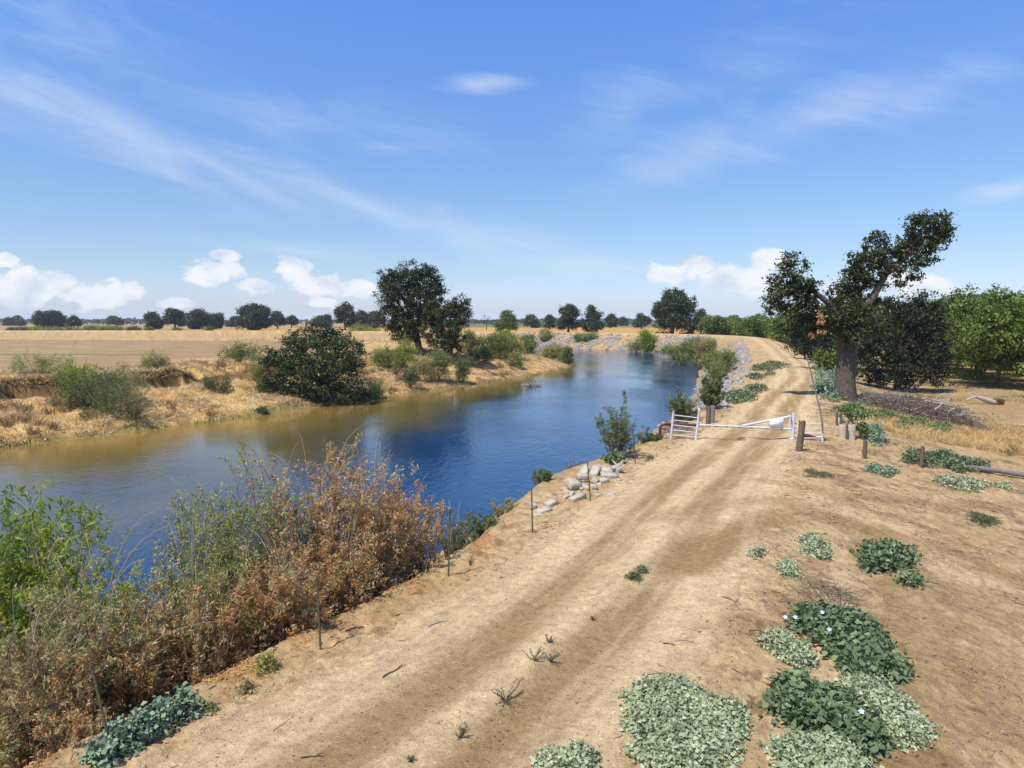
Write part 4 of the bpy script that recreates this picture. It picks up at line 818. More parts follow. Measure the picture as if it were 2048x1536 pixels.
# ================================================================== ground plants
def patch(name, label, ells, lm, leaf, hgt, asp=.7, n=None, cat='plant', group=None, per=5, flowers=(), ridge=True, d_only=None, up=.55):
    """a mat of leaves over pixel-read outlines that are first dropped onto the terrain"""
    pts = []; hh = []
    ells = [(e[0], e[1], e[2]*.9, e[3]*.9) for e in ells]
    for (px, py, rx, ry) in ells:
        c = hit(px, py); s = px2m(np.hypot(c[1], 0)); nn = int(max(12, (n or 1)*(rx*ry)*.09))
        a = RNG.uniform(0, 2*math.pi, nn); q = np.sqrt(RNG.random(nn)); q = q*(1+.18*np.sin(a*3+px)+.12*np.sin(a*7+py))
        p_ = hit(px+np.cos(a)*q*rx, py+np.sin(a)*q*ry); ok = np.abs(p_[:, 1]-c[1]) < 6*s*ry*4+1.0
        pts.append(p_[ok]); hh.append(np.sqrt(np.clip(1-q[ok]**2, .04, 1)))
    for (px, py, rx, ry) in ells:                       # trailing tips past the edge
        nn = int(max(4, (n or 1)*(rx*ry)*.010)); a = RNG.uniform(0, 2*math.pi, nn); q = RNG.uniform(.9, 1.25, nn); e = hit(px+np.cos(a)*q*rx, py+np.sin(a)*q*ry); c = hit(px, py); ok = np.abs(e[:, 1]-c[1]) < 6*px2m(c[1])*ry*4+1.0; pts.append(e[ok]); hh.append(np.full(ok.sum(), .22))
    p_ = np.concatenate(pts); hh = np.concatenate(hh); base = p_.mean(0)
    base = ground(base[0], base[1]); t = thing(name, base, label, cat, group)
    cz = hh*hgt*RNG.uniform(.3, 1.25, len(p_))
    top = p_+np.stack([0*cz, 0*cz, cz], -1)
    k = per; C = np.repeat(top, k, 0)+RNG.normal(size=(len(top)*k, 3))*leaf*[.7, .7, .35]
    C[:, 2] = np.maximum(C[:, 2], H(C[:, 0], C[:, 1])+.01)
    mb = MB(); leaves(mb, C-base, leaf, asp, up, None, -.05, a=np.repeat(RNG.random(len(top))*.5, k)+RNG.random(len(C))*.5, fold=.22); mb.build('leaves', M[lm], t)
    ks = RNG.permutation(len(top))[:max(8, len(top)//3)]; q0 = p_[ks]*.6+base*.4; q0[:, 2] = H(q0[:, 0], q0[:, 1])
    PP = np.stack([q0-base, (q0*.4+top[ks]*.6)-base+[0, 0, .01], top[ks]-base], 1); mb = MB(); tubes(mb, PP, np.broadcast_to([.006, .005, .003], (len(ks), 3)), 3, RNG.random(len(ks)), cap=False); mb.build('stems', M['stem'], t)
    for (px, py) in flowers:
        c = hit(px, py, hgt); mb = MB(); th = np.linspace(0, 2*math.pi, 21); rr_ = .032+.008*np.cos(th*5)
        V = np.concatenate([[[0, 0, -.035]], np.stack([np.cos(th)*rr_*.45, np.sin(th)*rr_*.45, 0*th-.012], -1), np.stack([np.cos(th)*rr_, np.sin(th)*rr_, 0*th+.01], -1)])
        F3 = [[0, 1+i, 2+i] for i in range(20)]; F4 = [[1+i, 22+i, 23+i, 2+i] for i in range(20)]
        V = V@rotm(.45, -.25, 0).T
        mb.add(V+(c-base)+[0, 0, .09], F4); mb.V.append(np.zeros((0, 3), np.float32)); mb.A.append(np.zeros(0, np.float32)); mb.F.setdefault(3, []).append((np.array(F3), 0)); mb.build('flower', M['petal'], t)
    return t
PM = 'pale mats of ground cover'; DM = 'dark leafy mats of ground cover'
patch('groundcover_plant', 'largest pale green mat at the bottom, right of the wheel tracks', [(1330, 1400, 75, 42), (1350, 1440, 95, 55), (1420, 1450, 70, 45), (1375, 1500, 105, 50), (1450, 1430, 40, 25)], 'mat', .055, .12, n=3.1, group=PM)
patch('groundcover_plant', 'pale mat cut by the bottom edge right of the largest one', [(1600, 1505, 60, 32), (1660, 1510, 75, 38), (1640, 1550, 100, 40)], 'mat', .055, .11, n=3.1, group=PM)
patch('groundcover_plant', 'pale sloping mat below the dark flowering patch at right', [(1730, 1385, 50, 36), (1770, 1425, 58, 38), (1810, 1465, 54, 32), (1745, 1440, 50, 30)], 'mat', .055, .11, n=3.1, group=PM)
patch('groundcover_plant', 'pale mat tucked left of the dark flowering patch', [(1555, 1285, 36, 18), (1580, 1305, 36, 20), (1605, 1325, 30, 18)], 'mat', .05, .12, n=5, group=PM)
patch('groundcover_plant', 'small round yellowish mat on the slope above the dry stick bush', [(1575, 1135, 20, 12), (1582, 1150, 20, 11)], 'mat', .05, .12, n=6, group=PM)
patch('groundcover_plant', 'tiny pale tuft nearest the wheel tracks', [(1516, 1108, 17, 10)], 'mat', .05, .10, n=6, group=PM)
patch('groundcover_plant', 'pale pointed mat between the tiny tuft and the dark round clump', [(1618, 1085, 22, 13), (1632, 1100, 30, 17), (1645, 1112, 18, 10)], 'mat', .055, .14, n=6, group=PM)
patch('groundcover_plant', 'pale low mat cut by the bottom edge in the middle', [(1110, 1530, 38, 18), (1160, 1522, 34, 20), (1135, 1550, 60, 20)], 'mat', .05, .14, n=5, group=PM)
patch('datura_plant', 'dark green flowering patch with white blooms on the right slope', [(1640, 1245, 55, 24), (1690, 1265, 62, 36), (1720, 1305, 58, 40), (1740, 1340, 48, 24), (1615, 1240, 34, 16)], 'datura', .10, .17, .6, n=3.2, group=DM, flowers=[(1590, 1246), (1644, 1236), (1658, 1271), (1570, 1246)], per=4)
patch('datura_plant', 'dark green leafy patch without blooms between the bottom pale mats', [(1590, 1385, 36, 26), (1600, 1420, 50, 36), (1660, 1425, 60, 40), (1700, 1460, 52, 36), (1730, 1490, 34, 22)], 'datura', .10, .17, .6, n=3.2, group=DM, flowers=[(1722, 1438)], per=4)
patch('datura_plant', 'round dark clump with pale front on the upper right slope', [(1765, 1110, 48, 20), (1795, 1120, 36, 24), (1760, 1130, 40, 14)], 'datura', .11, .2, .6, n=3.2, group=DM, per=4)
patch('datura_plant', 'small dark spidery plant below the round dark clump', [(1820, 1165, 20, 12)], 'datura', .10, .14, .55, n=3, group=DM, per=4)
patch('datura_plant', 'small dark sprig at the right edge of the flowering patch', [(1790, 1345, 18, 18)], 'datura', .11, .14, .55, n=3, group=DM, per=4)
patch('groundcover_plant', 'bluish pale mat on the slope below the middle fence post', [(1750, 940, 18, 7), (1775, 945, 20, 8)], 'poppy', .08, .16, n=9, group=PM)
patch('groundcover_plant', 'longest pale mat left of the grey log end', [(1900, 965, 32, 9), (1945, 973, 36, 10), (1925, 968, 30, 10)], 'mat', .08, .16, n=9, group=PM)
patch('groundcover_plant', 'last small pale mat under the grey log', [(2003, 973, 18, 6)], 'mat', .08, .14, n=9, group=PM)
patch('datura_plant', 'dark green clump around the lone fence post by the golden grass', [(1830, 920, 26, 9), (1880, 922, 40, 14), (1920, 935, 36, 12), (1955, 938, 26, 8)], 'datura', .13, .30, .5, n=6, group=DM)
patch('datura_plant', 'grey green vine mound right of the concrete pipes', [(1745, 870, 24, 12), (1755, 885, 18, 9)], 'poppy', .10, .4, .6, n=8, group=DM)
patch('vine', 'leafy vine bank between the road and the broken oak trunk', [(1650, 730, 24, 18), (1655, 755, 26, 22), (1650, 778, 24, 14), (1640, 712, 14, 10), (1668, 795, 24, 10)], 'poppy', .17, .5, .6, n=9, cat='vine')
patch('vine', 'dark leafy vine patch on the rocky shoulder nearest the gate', [(1480, 795, 34, 10), (1510, 780, 24, 8), (1465, 803, 18, 6)], 'datura', .16, .3, .6, n=9, cat='vine')
patch('vine', 'dark leafy vine patch in the middle of the rocky shoulder', [(1548, 732, 26, 7), (1520, 738, 20, 5)], 'datura', .2, .35, .6, n=12, cat='vine')
patch('vine', 'small vine patch farthest along the rocky shoulder', [(1512, 755, 18, 5), (1540, 750, 10, 3)], 'datura', .18, .3, .6, n=12, cat='vine')
patch('vine', 'vine spilling over the ground before the brush pile', [(1770, 835, 40, 10), (1830, 850, 46, 10), (1700, 820, 30, 8), (1880, 862, 30, 8)], 'vine', .13, .3, .6, n=6, cat='vine')
patch('vine', 'tangled grey green vine under the oak branches right of the trunk', [(1740, 800, 30, 12), (1725, 812, 20, 8)], 'poppy', .13, .3, .6, n=6, cat='vine')
patch('weed', 'green weed lying flat on the slope below the white panel', [(1640, 952, 28, 6), (1620, 944, 12, 4)], 'weed', .07, .10, .2, n=10, group='weeds on bare soil', up=.2)
patch('weed', 'feathery green weed alone at far right of the dirt', [(1960, 1040, 20, 8), (1975, 1046, 24, 9), (1945, 1032, 10, 4)], 'weed', .06, .14, .25, n=10, group='weeds on bare soil', up=.2)
patch('weed', 'low green weed in the pale strip between the wheel tracks', [(1268, 1157, 16, 7), (1284, 1143, 10, 6)], 'weed', .05, .08, .3, n=10, group='weeds on bare soil', up=.3)
patch('weed', 'dry weed on the golden grass at right', [(2025, 905, 18, 7)], 'weed', .08, .3, .3, n=8, group='weeds on bare soil', up=.1)
patch('weed', 'small green weed on the levee edge near the rubble', [(1299, 919, 9, 5)], 'weed', .06, .10, .3, n=12, group='weeds on bare soil', up=.1)
patch('weed', 'tiny weed under the swing gate bar', [(1483, 881, 9, 3)], 'weed', .06, .12, .25, n=16, group='weeds on bare soil', up=.1)
patch('poppy_plant', 'row of blue green leafy plants in the lower left corner of the levee', [(200, 1525, 28, 18), (240, 1495, 34, 22), (285, 1470, 34, 22), (330, 1445, 34, 20), (375, 1425, 30, 16)], 'poppy', .062, .24, .7, n=1.7, per=6)
patch('poppy_plant', 'yellow green plant on the orange litter at the thicket foot', [(535, 1338, 22, 14)], 'olive', .05, .2, .4, n=4, per=5)
patch('poppy_plant', 'small drying plant with orange leaves at the end of the leafy row', [(410, 1425, 22, 10), (490, 1382, 14, 10)], 'mixed', .05, .16, .5, n=4, per=4)
def sprig(label, px, py, h, n, lm='weed', rad=.5, group='stubby sprigs on the road strip'):
    b = hit(px, py); b = ground(b[0], b[1]); t = thing('sprig', b, label, 'weed', group); mb = MB(); lb = MB()
    a = RNG.uniform(0, 6.28, n); e = RNG.uniform(.5, 1.25, n); Ls = h*RNG.uniform(.7, 1.2, n)
    dv = np.stack([np.cos(a)*np.cos(e)*rad*2, np.sin(a)*np.cos(e)*rad*2, np.sin(e)], -1); tt = np.linspace(0, 1, 6)[None, :, None]
    P = dv[:, None]*Ls[:, None, None]*tt+RNG.normal(size=(n, 6, 3))*.012*tt; P[:, 0, 2] = -.02
    tubes(mb, P, np.broadcast_to(np.linspace(.006, .003, 6), (n, 6)), 4, RNG.random(n)); mb.build('stems', M['twigdark'], t)
    C = P[:, 1:].reshape(-1, 3); C = np.repeat(C, 6, 0)+RNG.normal(size=(len(C)*6, 3))*.008; leaves(lb, C, .022, .35, .2); lb.build('leaves', M[lm], t)
sprig('dark sprig lowest on the road, small and upright', 920, 1478, .16, 8); sprig('spidery sprig with one long arm in the pale strip', 1010, 1405, .26, 12, rad=.7); sprig('left sprig of a close pair between the wheel tracks', 1068, 1325, .2, 8); sprig('right sprig of a close pair between the wheel tracks', 1100, 1325, .2, 8)
sprig('small sprig just above the close pair', 1097, 1290, .12, 6); sprig('lone tiny sprig in the pale strip above the pair', 1186, 1242, .07, 4); sprig('small upright green sprig at the levee edge beside the thicket', 940, 1130, .16, 7); sprig('tiny yellowish sprig at the bottom edge between tracks', 820, 1528, .08, 6)
# ================================================================== grass
M['tuss'] = leafmat('dead_tussock', [(0, (.16, .095, .04)), (.6, (.34, .21, .09)), (1, (.52, .36, .17))], .2, .7)
def blades(name, label, P, h, w_, mat, lean=.5, clump=1, kind='stuff'):
    n = len(P); a = RNG.uniform(0, 6.28, n); hv = h*RNG.uniform(.5, 1.3, n); ln = RNG.normal(size=(n, 2))*lean*hv[:, None]
    b = np.stack([np.cos(a), np.sin(a), 0*a], -1)*(w_/2); tip = P+np.stack([ln[:, 0], ln[:, 1], hv], -1); mid = P*.45+tip*.55+np.stack([-ln[:, 0]*.12, -ln[:, 1]*.12, hv*.12], -1)
    V = np.stack([P-b, P+b, mid+b*.7, tip, mid-b*.7], 1); i = np.arange(n)[:, None]*5
    mb = MB(); mb.add(V, np.concatenate([i+[0, 1, 2, 4]]), np.repeat(RNG.random(n), 5)); mb.F.setdefault(3, []).append((i+[4, 2, 3], 0))
    o = mb.build(name, M[mat]); tag(o, label, 'grass', kind=kind); return o
def scatter(n, x0, x1, y0, y1, f):
    x = RNG.uniform(x0, x1, n); y = y0*(y1/y0)**RNG.random(n) if y0 > 5 else RNG.uniform(y0, y1, n)
    k = f(x, y); x = x[k]; y = y[k]; return np.stack([x, y, H(x, y)-.02], -1)
P = scatter(1200000, -75, 22, 40, 175, lambda x, y: (samp(GL, x, y) > .4) & (samp(GL, x, y) < 23) & (np.abs(x)/y < .95) & (RNG.random(len(x)) < .12+.88*sstep(.42, .62, fbm(x*.5, y*.5, 3))) & ~((samp(GL, x, y) > 10.5) & (samp(GL, x, y) < 13.4) & (x < -17)))
P = P[:130000]; blades('dry_grass', 'dry straw coloured grass covering the left river bank', P, .26, .06, 'straw', 1.3)
Q = scatter(5000, -75, 22, 40, 150, lambda x, y: (samp(GL, x, y) > 1) & (samp(GL, x, y) < 20) & (fbm(x*.3+40, y*.3, 2) > .5))[:420]
P = np.repeat(Q, 60, 0)+RNG.normal(size=(len(Q)*60, 3))*[.22, .22, 0]; P[:, 2] = H(P[:, 0], P[:, 1])-.02
blades('grass_tussocks', 'darker brown bunches of dead grass dotted over the left bank', P, .5, .05, 'tuss', .6)
P = scatter(500000, -75, -15, 40, 90, lambda x, y: (np.abs(samp(GL, x, y)-12.6) < 1.3) & (H(x, y, False) > -.6) & (RNG.random(len(x)) < .5))[:26000]
P[:, 2] += .05; blades('overhanging_grass', 'straw hanging over the lip of the cut bank', P, .34, .07, 'straw', 1.6)
P = scatter(160000, -60, 15, 36, 160, lambda x, y: (np.abs(samp(GL, x, y)-.35) < .55+.5*(fbm(x*.3, y*.3, 2)-.5)) & (RNG.random(len(x)) < sstep(.3, .6, fbm(x*.25+9, y*.25, 2))))
blades('shore_grass', 'green and yellow grass fringe along the left water edge', P, .40, .05, 'reed', .35)
P = scatter(200000, 8, 40, 24, 44, lambda x, y: (samp(GU, x, y) > 8) & (np.hypot((x-GOLD[0])/9.5, (y-GOLD[1])/4.6) < .75+.5*fbm(x*.4, y*.4, 2)) & (RNG.random(len(x)) < .2+.8*sstep(.35, .55, fbm(x*.7, y*.7, 3))))
blades('golden_grass', 'golden dry grass patch beyond the fence posts at right', P[:45000], .28, .02, 'gold', .9)
P = scatter(60000, -9, 2, 5.5, 16, lambda x, y: (np.abs(samp(GU, x, y)+.35) < .7) & (RNG.random(len(x)) < sstep(.42, .6, fbm(x*1.7+9, y*1.7, 4))))
mb = MB(); leaves(mb, P+[0, 0, .04], .045, .35, 1.2, a=RNG.random(len(P))); o = mb.build('leaf_litter', M['deadleaf']); tag(o, 'orange fallen leaf litter along the foot of the near thicket', 'litter', kind='stuff')
# sparse green growth on the orchard floor and roadside
P = scatter(90000, 18, 75, 36, 130, lambda x, y: (samp(GU, x, y) > 8) & (RNG.random(len(x)) < sstep(.5, .68, fbm(x*.35, y*.35, 3))))
blades('orchard_weeds', 'low sparse green weeds on the orchard floor at right', P, .16, .03, 'weed', .8)
# loose plant scraps and clods on the bare soil
P = scatter(90000, -7, 18, 4.5, 42, lambda x, y: (samp(GU, x, y) > -.2) & (np.abs(samp(GU, x, y)-road_off(y)) > 1.7) & (RNG.random(len(x)) < .05+.5*sstep(.48, .66, fbm(x*1.1+3, y*1.1+5, 4))))
n = min(len(P), 11000); P = P[RNG.permutation(len(P))[:n]]; a = RNG.uniform(0, 6.28, n); Ls = RNG.uniform(.02, .15, n)*(1+P[:, 1]*.02); dv = np.stack([np.cos(a), np.sin(a), RNG.normal(size=n)*.15], -1)*Ls[:, None]
Q = np.stack([P-dv/2, P+RNG.normal(size=(n, 3))*Ls[:, None]*.05+[0, 0, .003], P+dv/2], 1)+[0, 0, .018]
mb = MB(); tubes(mb, Q, RNG.uniform(.0015, .0055, (n, 1))*np.ones(3)*(1+P[:, 1:2]*.03), 4, RNG.random(n)); o = mb.build('plant_debris', M['twigdark']); tag(o, 'small dry plant scraps strewn over the bare soil', 'debris', kind='stuff')
P = scatter(60000, -7, 18, 4.5, 36, lambda x, y: (samp(GU, x, y) > -.4) & (np.abs(samp(GU, x, y)-road_off(y)) > 1.5) & (RNG.random(len(x)) < .04+.4*sstep(.5, .7, fbm(x*.9+30, y*.9, 3))))
n = min(len(P), 5000); P = P[:n]; bv, bf = rough_block(1, 1, .7, .12, 3, 1); sc_ = RNG.uniform(.008, .03, n)*(1+(RNG.random(n) > .985)*1.8); V = (bv[None]*sc_[:, None, None])
th = RNG.uniform(0, 6.28, n); V = np.stack([V[..., 0]*np.cos(th)[:, None]-V[..., 1]*np.sin(th)[:, None], V[..., 0]*np.sin(th)[:, None]+V[..., 1]*np.cos(th)[:, None], V[..., 2]], -1)+P[:, None]+[0, 0, .022]
F = (bf[None]+np.arange(n)[:, None, None]*len(bv)).reshape(-1, 4); mb = MB(); mb.add(V, F)
M['clod'] = roughmat('soil_clod', [(.3, (.30, .20, .11)), (.7, (.46, .33, .19))], 6, .95, .4)
o = mb.build('soil_clods', M['clod'], smooth=True); tag(o, 'small crumbs and clods of pale soil beside the wheel tracks', 'soil', kind='stuff')
# ================================================================== gate, posts, rubble
def V3(*a): return np.array(a, float)
def bar(name, p, q, r, mat, parent, sides=10, origin=None, mid=None):
    mb = MB(); pts = np.array([p, q]) if mid is None else np.array([p]+list(mid)+[q]); tubes(mb, pts-(0 if origin is None else origin), np.full(len(pts), r), sides); return mb.build(name, M[mat], parent, smooth=False)
dG = 27.0
def gp(px, py, dy=0.): return at(px, py, dG+dy)
sG = px2m(dG)
def foot(p, sink=.12): q = np.array(p, float); q[2] = float(H(q[0], q[1]))-sink; return q
# left ladder panel
b = gp(1342, 885); t = thing('ladder_panel', foot(b, 0), 'white five rail ladder panel on the river side of the road gate', 'gate', 'white ladder panels beside the gate'); o = np.array(t.location)
bar('post', foot(gp(1341, 886)), gp(1347, 822), .04, 'white', t, origin=o); bar('post', foot(gp(1391, 884)), gp(1399, 817), .045, 'white', t, origin=o)
for i in range(5): bar('rail', gp(1347-1.0*i, 830+10*i), gp(1397.5-1.3*i, 836+9.6*i), .022, 'white', t, origin=o)
# bar gate with sign
hinge = gp(1580, 845); t = thing('road_gate', foot(gp(1500, 884), 0), 'white swing bar gate with red stripes and a blank white sign across the road', 'gate'); o = np.array(t.location)
A = gp(1399, 850); B = gp(1582, 858); bb = bar('bar', A, B, .045, 'white', t, 12, origin=o)
for px in (1413, 1432, 1453, 1479, 1503, 1534, 1562):
    f = (px-1399)/183; c = A*(1-f)+B*f; dv = nrm((B-A)[None])[0]; mb = MB(); tubes(mb, np.array([c-dv*.05, c+dv*.05])-o+[0, -.004, -.008], [.042, .042], 12); mb.build('red_stripe', M['red'], bb)
bar('brace', gp(1484, 851.5), gp(1582, 832.5), .048, 'white', t, 12, origin=o)
bar('hinge_post', gp(1579.5, 830), gp(1580, 861), .042, 'white', t, 10, origin=o)
def slab(name, corners, th, mat, parent, origin):
    C = np.array(corners)-origin; n = nrm(np.cross(C[1]-C[0], C[3]-C[0])[None])[0]*th/2
    mb = MB(); mb.add(np.concatenate([C+n, C-n]), [[0, 1, 2, 3], [7, 6, 5, 4], [0, 4, 5, 1], [1, 5, 6, 2], [2, 6, 7, 3], [3, 7, 4, 0]]); return mb.build(name, M[mat], parent)
slab('sign', [gp(1540, 840, -.05), gp(1567, 836, -.05), gp(1566, 855.5, -.05), gp(1539.5, 854.5, -.05)], .012, 'sign', t, o)
for px in (1398, 1400.5): pass
t = thing('gate_post', foot(gp(1585, 893), 0), 'tall white steel post the bar gate hinges on', 'post'); o = np.array(t.location)
bar('post', foot(gp(1584.5, 893)), gp(1587.5, 826), .07, 'galv', t, 14, origin=o); bar('latch_chain', gp(1583, 836, -.09), gp(1584, 850, -.1), .012, 'rust', t, 6, origin=o)
slab('base_plate', [foot(gp(1578, 893, -.15), -.03), foot(gp(1590, 894, -.15), -.03), foot(gp(1590, 893, .15), -.03), foot(gp(1578, 892, .15), -.03)], .03, 'galv', t, o)
# right ladder panel
dG2 = dG
t = thing('ladder_panel', foot(gp(1640, 905), 0), 'white five rail ladder panel on the orchard side of the gate', 'gate', 'white ladder panels beside the gate'); o = np.array(t.location)
bar('post', foot(gp(1644, 910, -.4), .15), gp(1644.5, 842, -.4), .045, 'white', t, origin=o)
for i in range(5): bar('rail', gp(1590, 847+9.8*i, .15), gp(1643, 847+9.7*i, -.4), .022, 'white', t, origin=o)
bar('stay', gp(1637, 876, -.3), foot(gp(1636, 908, -.3)), .02, 'galv', t, origin=o)
bar('bracket', gp(1633, 874, -.32), gp(1646, 873, -.42), .03, 'galv', t, origin=o)
t = thing('thin_pole', gp(1644, 845, -.45), 'tall thin leaning pole tied to the orchard side ladder panel', 'pole'); o = np.array(t.location)
mb = MB(); tubes(mb, np.array([gp(1645, 862, -.48), gp(1644, 842, -.48), gp(1639, 815, -.48), gp(1629, 775, -.48), gp(1613, 710, -.48)])-o, [.035, .034, .032, .03, .024], 8); mb.build('pole', M['posgrey'], t, smooth=True)
def wpost(label, px, py, top, wpx, d=None, lean=0, mat='post', name='fence_post', group='weathered fence posts', split=0, sink=.25, topw=.92, sq=True, seed=1):
    b = hit(px, py) if d is None else at(px, py, d); dd = b[1]; b = ground(b[0], b[1]); tpt = at(px+lean, top, dd); r_ = wpx/2*px2m(dd)
    t = thing(name, b, label, 'post', group); mb = MB(); K = 9; rr = np.random.default_rng(seed); sd_ = 14
    f = np.linspace(0, 1, K); C = (b-[0, 0, sink])[None]*(1-f[:, None])+tpt[None]*f[:, None]
    th = np.arange(sd_)*2*math.pi/sd_; shp = 1/np.maximum(np.abs(np.cos(th)), np.abs(np.sin(th)))**(.75 if sq else .0)*.93
    rad = r_*shp[None]*(1+(topw-1)*f[:, None])*(1+rr.normal(size=(K, sd_))*.045)
    Vv = C[:, None]+np.stack([rad*np.cos(th+.4), rad*np.sin(th+.4), 0*rad], -1); Vv[-1, :, 2] += rr.normal(size=sd_)*r_*.25-np.cos(th)*r_*.25
    i = np.arange(K*sd_).reshape(K, sd_); nx = np.roll(i, -1, 1); mb.add(Vv-b, np.stack([i[:-1], nx[:-1], nx[1:], i[1:]], -1).reshape(-1, 4)); mb.add(Vv[-1]-b, np.arange(sd_)[None])
    mb.build('post', M[mat], t); return t
wpost('thick leaning wooden post in front of the gate hinge post', 1597, 902, 843, 12, lean=8, seed=2)
wpost('dark square wooden post left of its grey twin behind the gate', 1417, 851, 813, 9, seed=3); wpost('pale grey wooden post right of its dark twin behind the gate', 1425, 845, 812, 8, lean=1, mat='posgrey', seed=4)
wpost('split short fence post halfway down the slope beside the gate', 1728, 918, 881, 8, lean=3, seed=5)
wpost('lone slim fence post standing in the dark green clump', 1841, 934, 893, 7, lean=5, mat='post', seed=7)
t = thing('fence_rail', gp(1650, 882), 'dark fallen rail running down from the leaning wooden post', 'rail', 'wooden rails'); o = np.array(t.location)
mb = MB(); tubes(mb, np.array([gp(1604, 869, .05), gp(1650, 881.5, .3), gp(1691, 892, .55)])-o, [.085, .085, .08], 10); mb.build('rail', M['post'], t)
t = thing('fence_rail', gp(1708, 896, .7), 'paler rail end reaching the split short fence post', 'rail', 'wooden rails'); o = np.array(t.location)
mb = MB(); tubes(mb, np.array([gp(1672, 886.5, .95), gp(1700, 893, .95), gp(1729, 899.5, .9)])-o, [.07, .075, .07], 10); mb.build('rail', M['posgrey'], t)
# grey log with a rope loop
a_, c_ = hit(1893, 946), hit(2048, 946); dl_ = (a_[1]+c_[1])/2; P0 = at(1893, 942, dl_); P1 = at(2150, 943, dl_); P0[2] = float(H(*P0[:2]))+.10; P1[2] = float(H(*P1[:2]))+.10
t = thing('log', P0, 'long grey weathered log lying at the right edge', 'log'); mb = MB(); f = np.linspace(0, 1, 14)[:, None]; tubes(mb, (P0*(1-f)+P1*f)-P0+RNG.normal(size=(14, 3))*.006, np.full(14, .095)*(1+RNG.normal(size=14)*.04), 14); mb.build('log', M['posgrey'], t)
c = P0*.88+P1*.12; th = np.linspace(0, 2*math.pi, 25); t = thing('rope_loop', c, 'pale rope looped around the end of the grey log', 'rope'); mb = MB()
for k in range(2): tubes(mb, np.stack([.03*np.sin(th*2)+.05*k, .125*np.cos(th), .125*np.sin(th)], -1), np.full(25, .014), 6)
mb.build('rope', M['rope'], t)
# concrete standpipes and their posts
def standpipe(label, px, py, top, rpx):
    b = hit(px, py); dd = b[1]; b = ground(b[0], dd); r_ = rpx*px2m(dd); h = at(px, top, dd)[2]-b[2]; t = thing('standpipe', b, label, 'pipe', 'concrete standpipes'); mb = MB(); n = 28; th = np.arange(n)*2*math.pi/n
    prof = [(r_, -.3), (r_, h-.03), (r_*.96, h), (r_*.78, h), (r_*.76, h-.03), (r_*.76, h*.3)]
    Vv = np.stack([np.stack([q*np.cos(th), q*np.sin(th), 0*th+z], -1) for q, z in prof]); i = np.arange(len(prof)*n).reshape(-1, n); nx = np.roll(i, -1, 1); mb.add(Vv, np.stack([i[:-1], nx[:-1], nx[1:], i[1:]], -1).reshape(-1, 4)); mb.add(Vv[-1], np.arange(n)[None]); mb.build('barrel', M['concrete'], t)
standpipe('grey concrete standpipe left of the plank between the pair', 1686, 875, 849, 8.5); standpipe('grey concrete standpipe right of the plank between the pair', 1702, 878, 849, 8)
wpost('brown plank post between the two concrete standpipes', 1694, 879, 849, 4.5, seed=9, group='posts at the standpipes'); wpost('brown square post left of its neighbour behind the standpipes', 1674, 850, 824, 5, seed=10, group='posts at the standpipes'); wpost('brown square post right of its neighbour behind the standpipes', 1682, 852, 826, 5, seed=11, group='posts at the standpipes')
c = hit(1688, 846); d_ = c[1]; t = thing('white_pipe', ground(c[0], d_), 'small white pipe elbow behind the concrete standpipes', 'pipe'); o = np.array(t.location); mb = MB(); tubes(mb, np.array([at(1678, 850, d_), at(1678, 838, d_), at(1682, 833, d_), at(1692, 831, d_)])-o, np.full(4, .05), 10); mb.build('pipe', M['white'], t)
c = hit(1722, 878); g = ground(c[0], c[1]); tree('sapling', 'small bright green tree beside the concrete standpipes', 'tree', g, pxblobs([(1712, 830, 24, 12), (1735, 826, 20, 11), (1690, 818, 18, 8), (1722, 850, 9, 20), (1722, 868, 7, 12), (1700, 835, 14, 12)], c[1]), .12, .06, 'vine', 14, .22, 18, hollow=.3)
# rusty bent pipe
t = thing('rusty_pipe', foot(gp(1320, 888), 0), 'rusty pipe bent over behind the river side ladder panel', 'pipe'); o = np.array(t.location)
pts = np.array([foot(gp(1320, 889, .3), .2), gp(1320, 870, .3), gp(1320, 858, .3), gp(1321.5, 852.5, .3), gp(1325, 849.5, .32), gp(1330, 848.5, .35), gp(1360, 849.5, .5), gp(1394, 851, .7)]); mb = MB(); tubes(mb, pts-o, np.full(8, .062), 12); mb.build('pipe', M['rust'], t, smooth=True)
bar('valve_stem', gp(1323, 857.5, .3), gp(1332, 858, .2), .025, 'rust', t, origin=o)
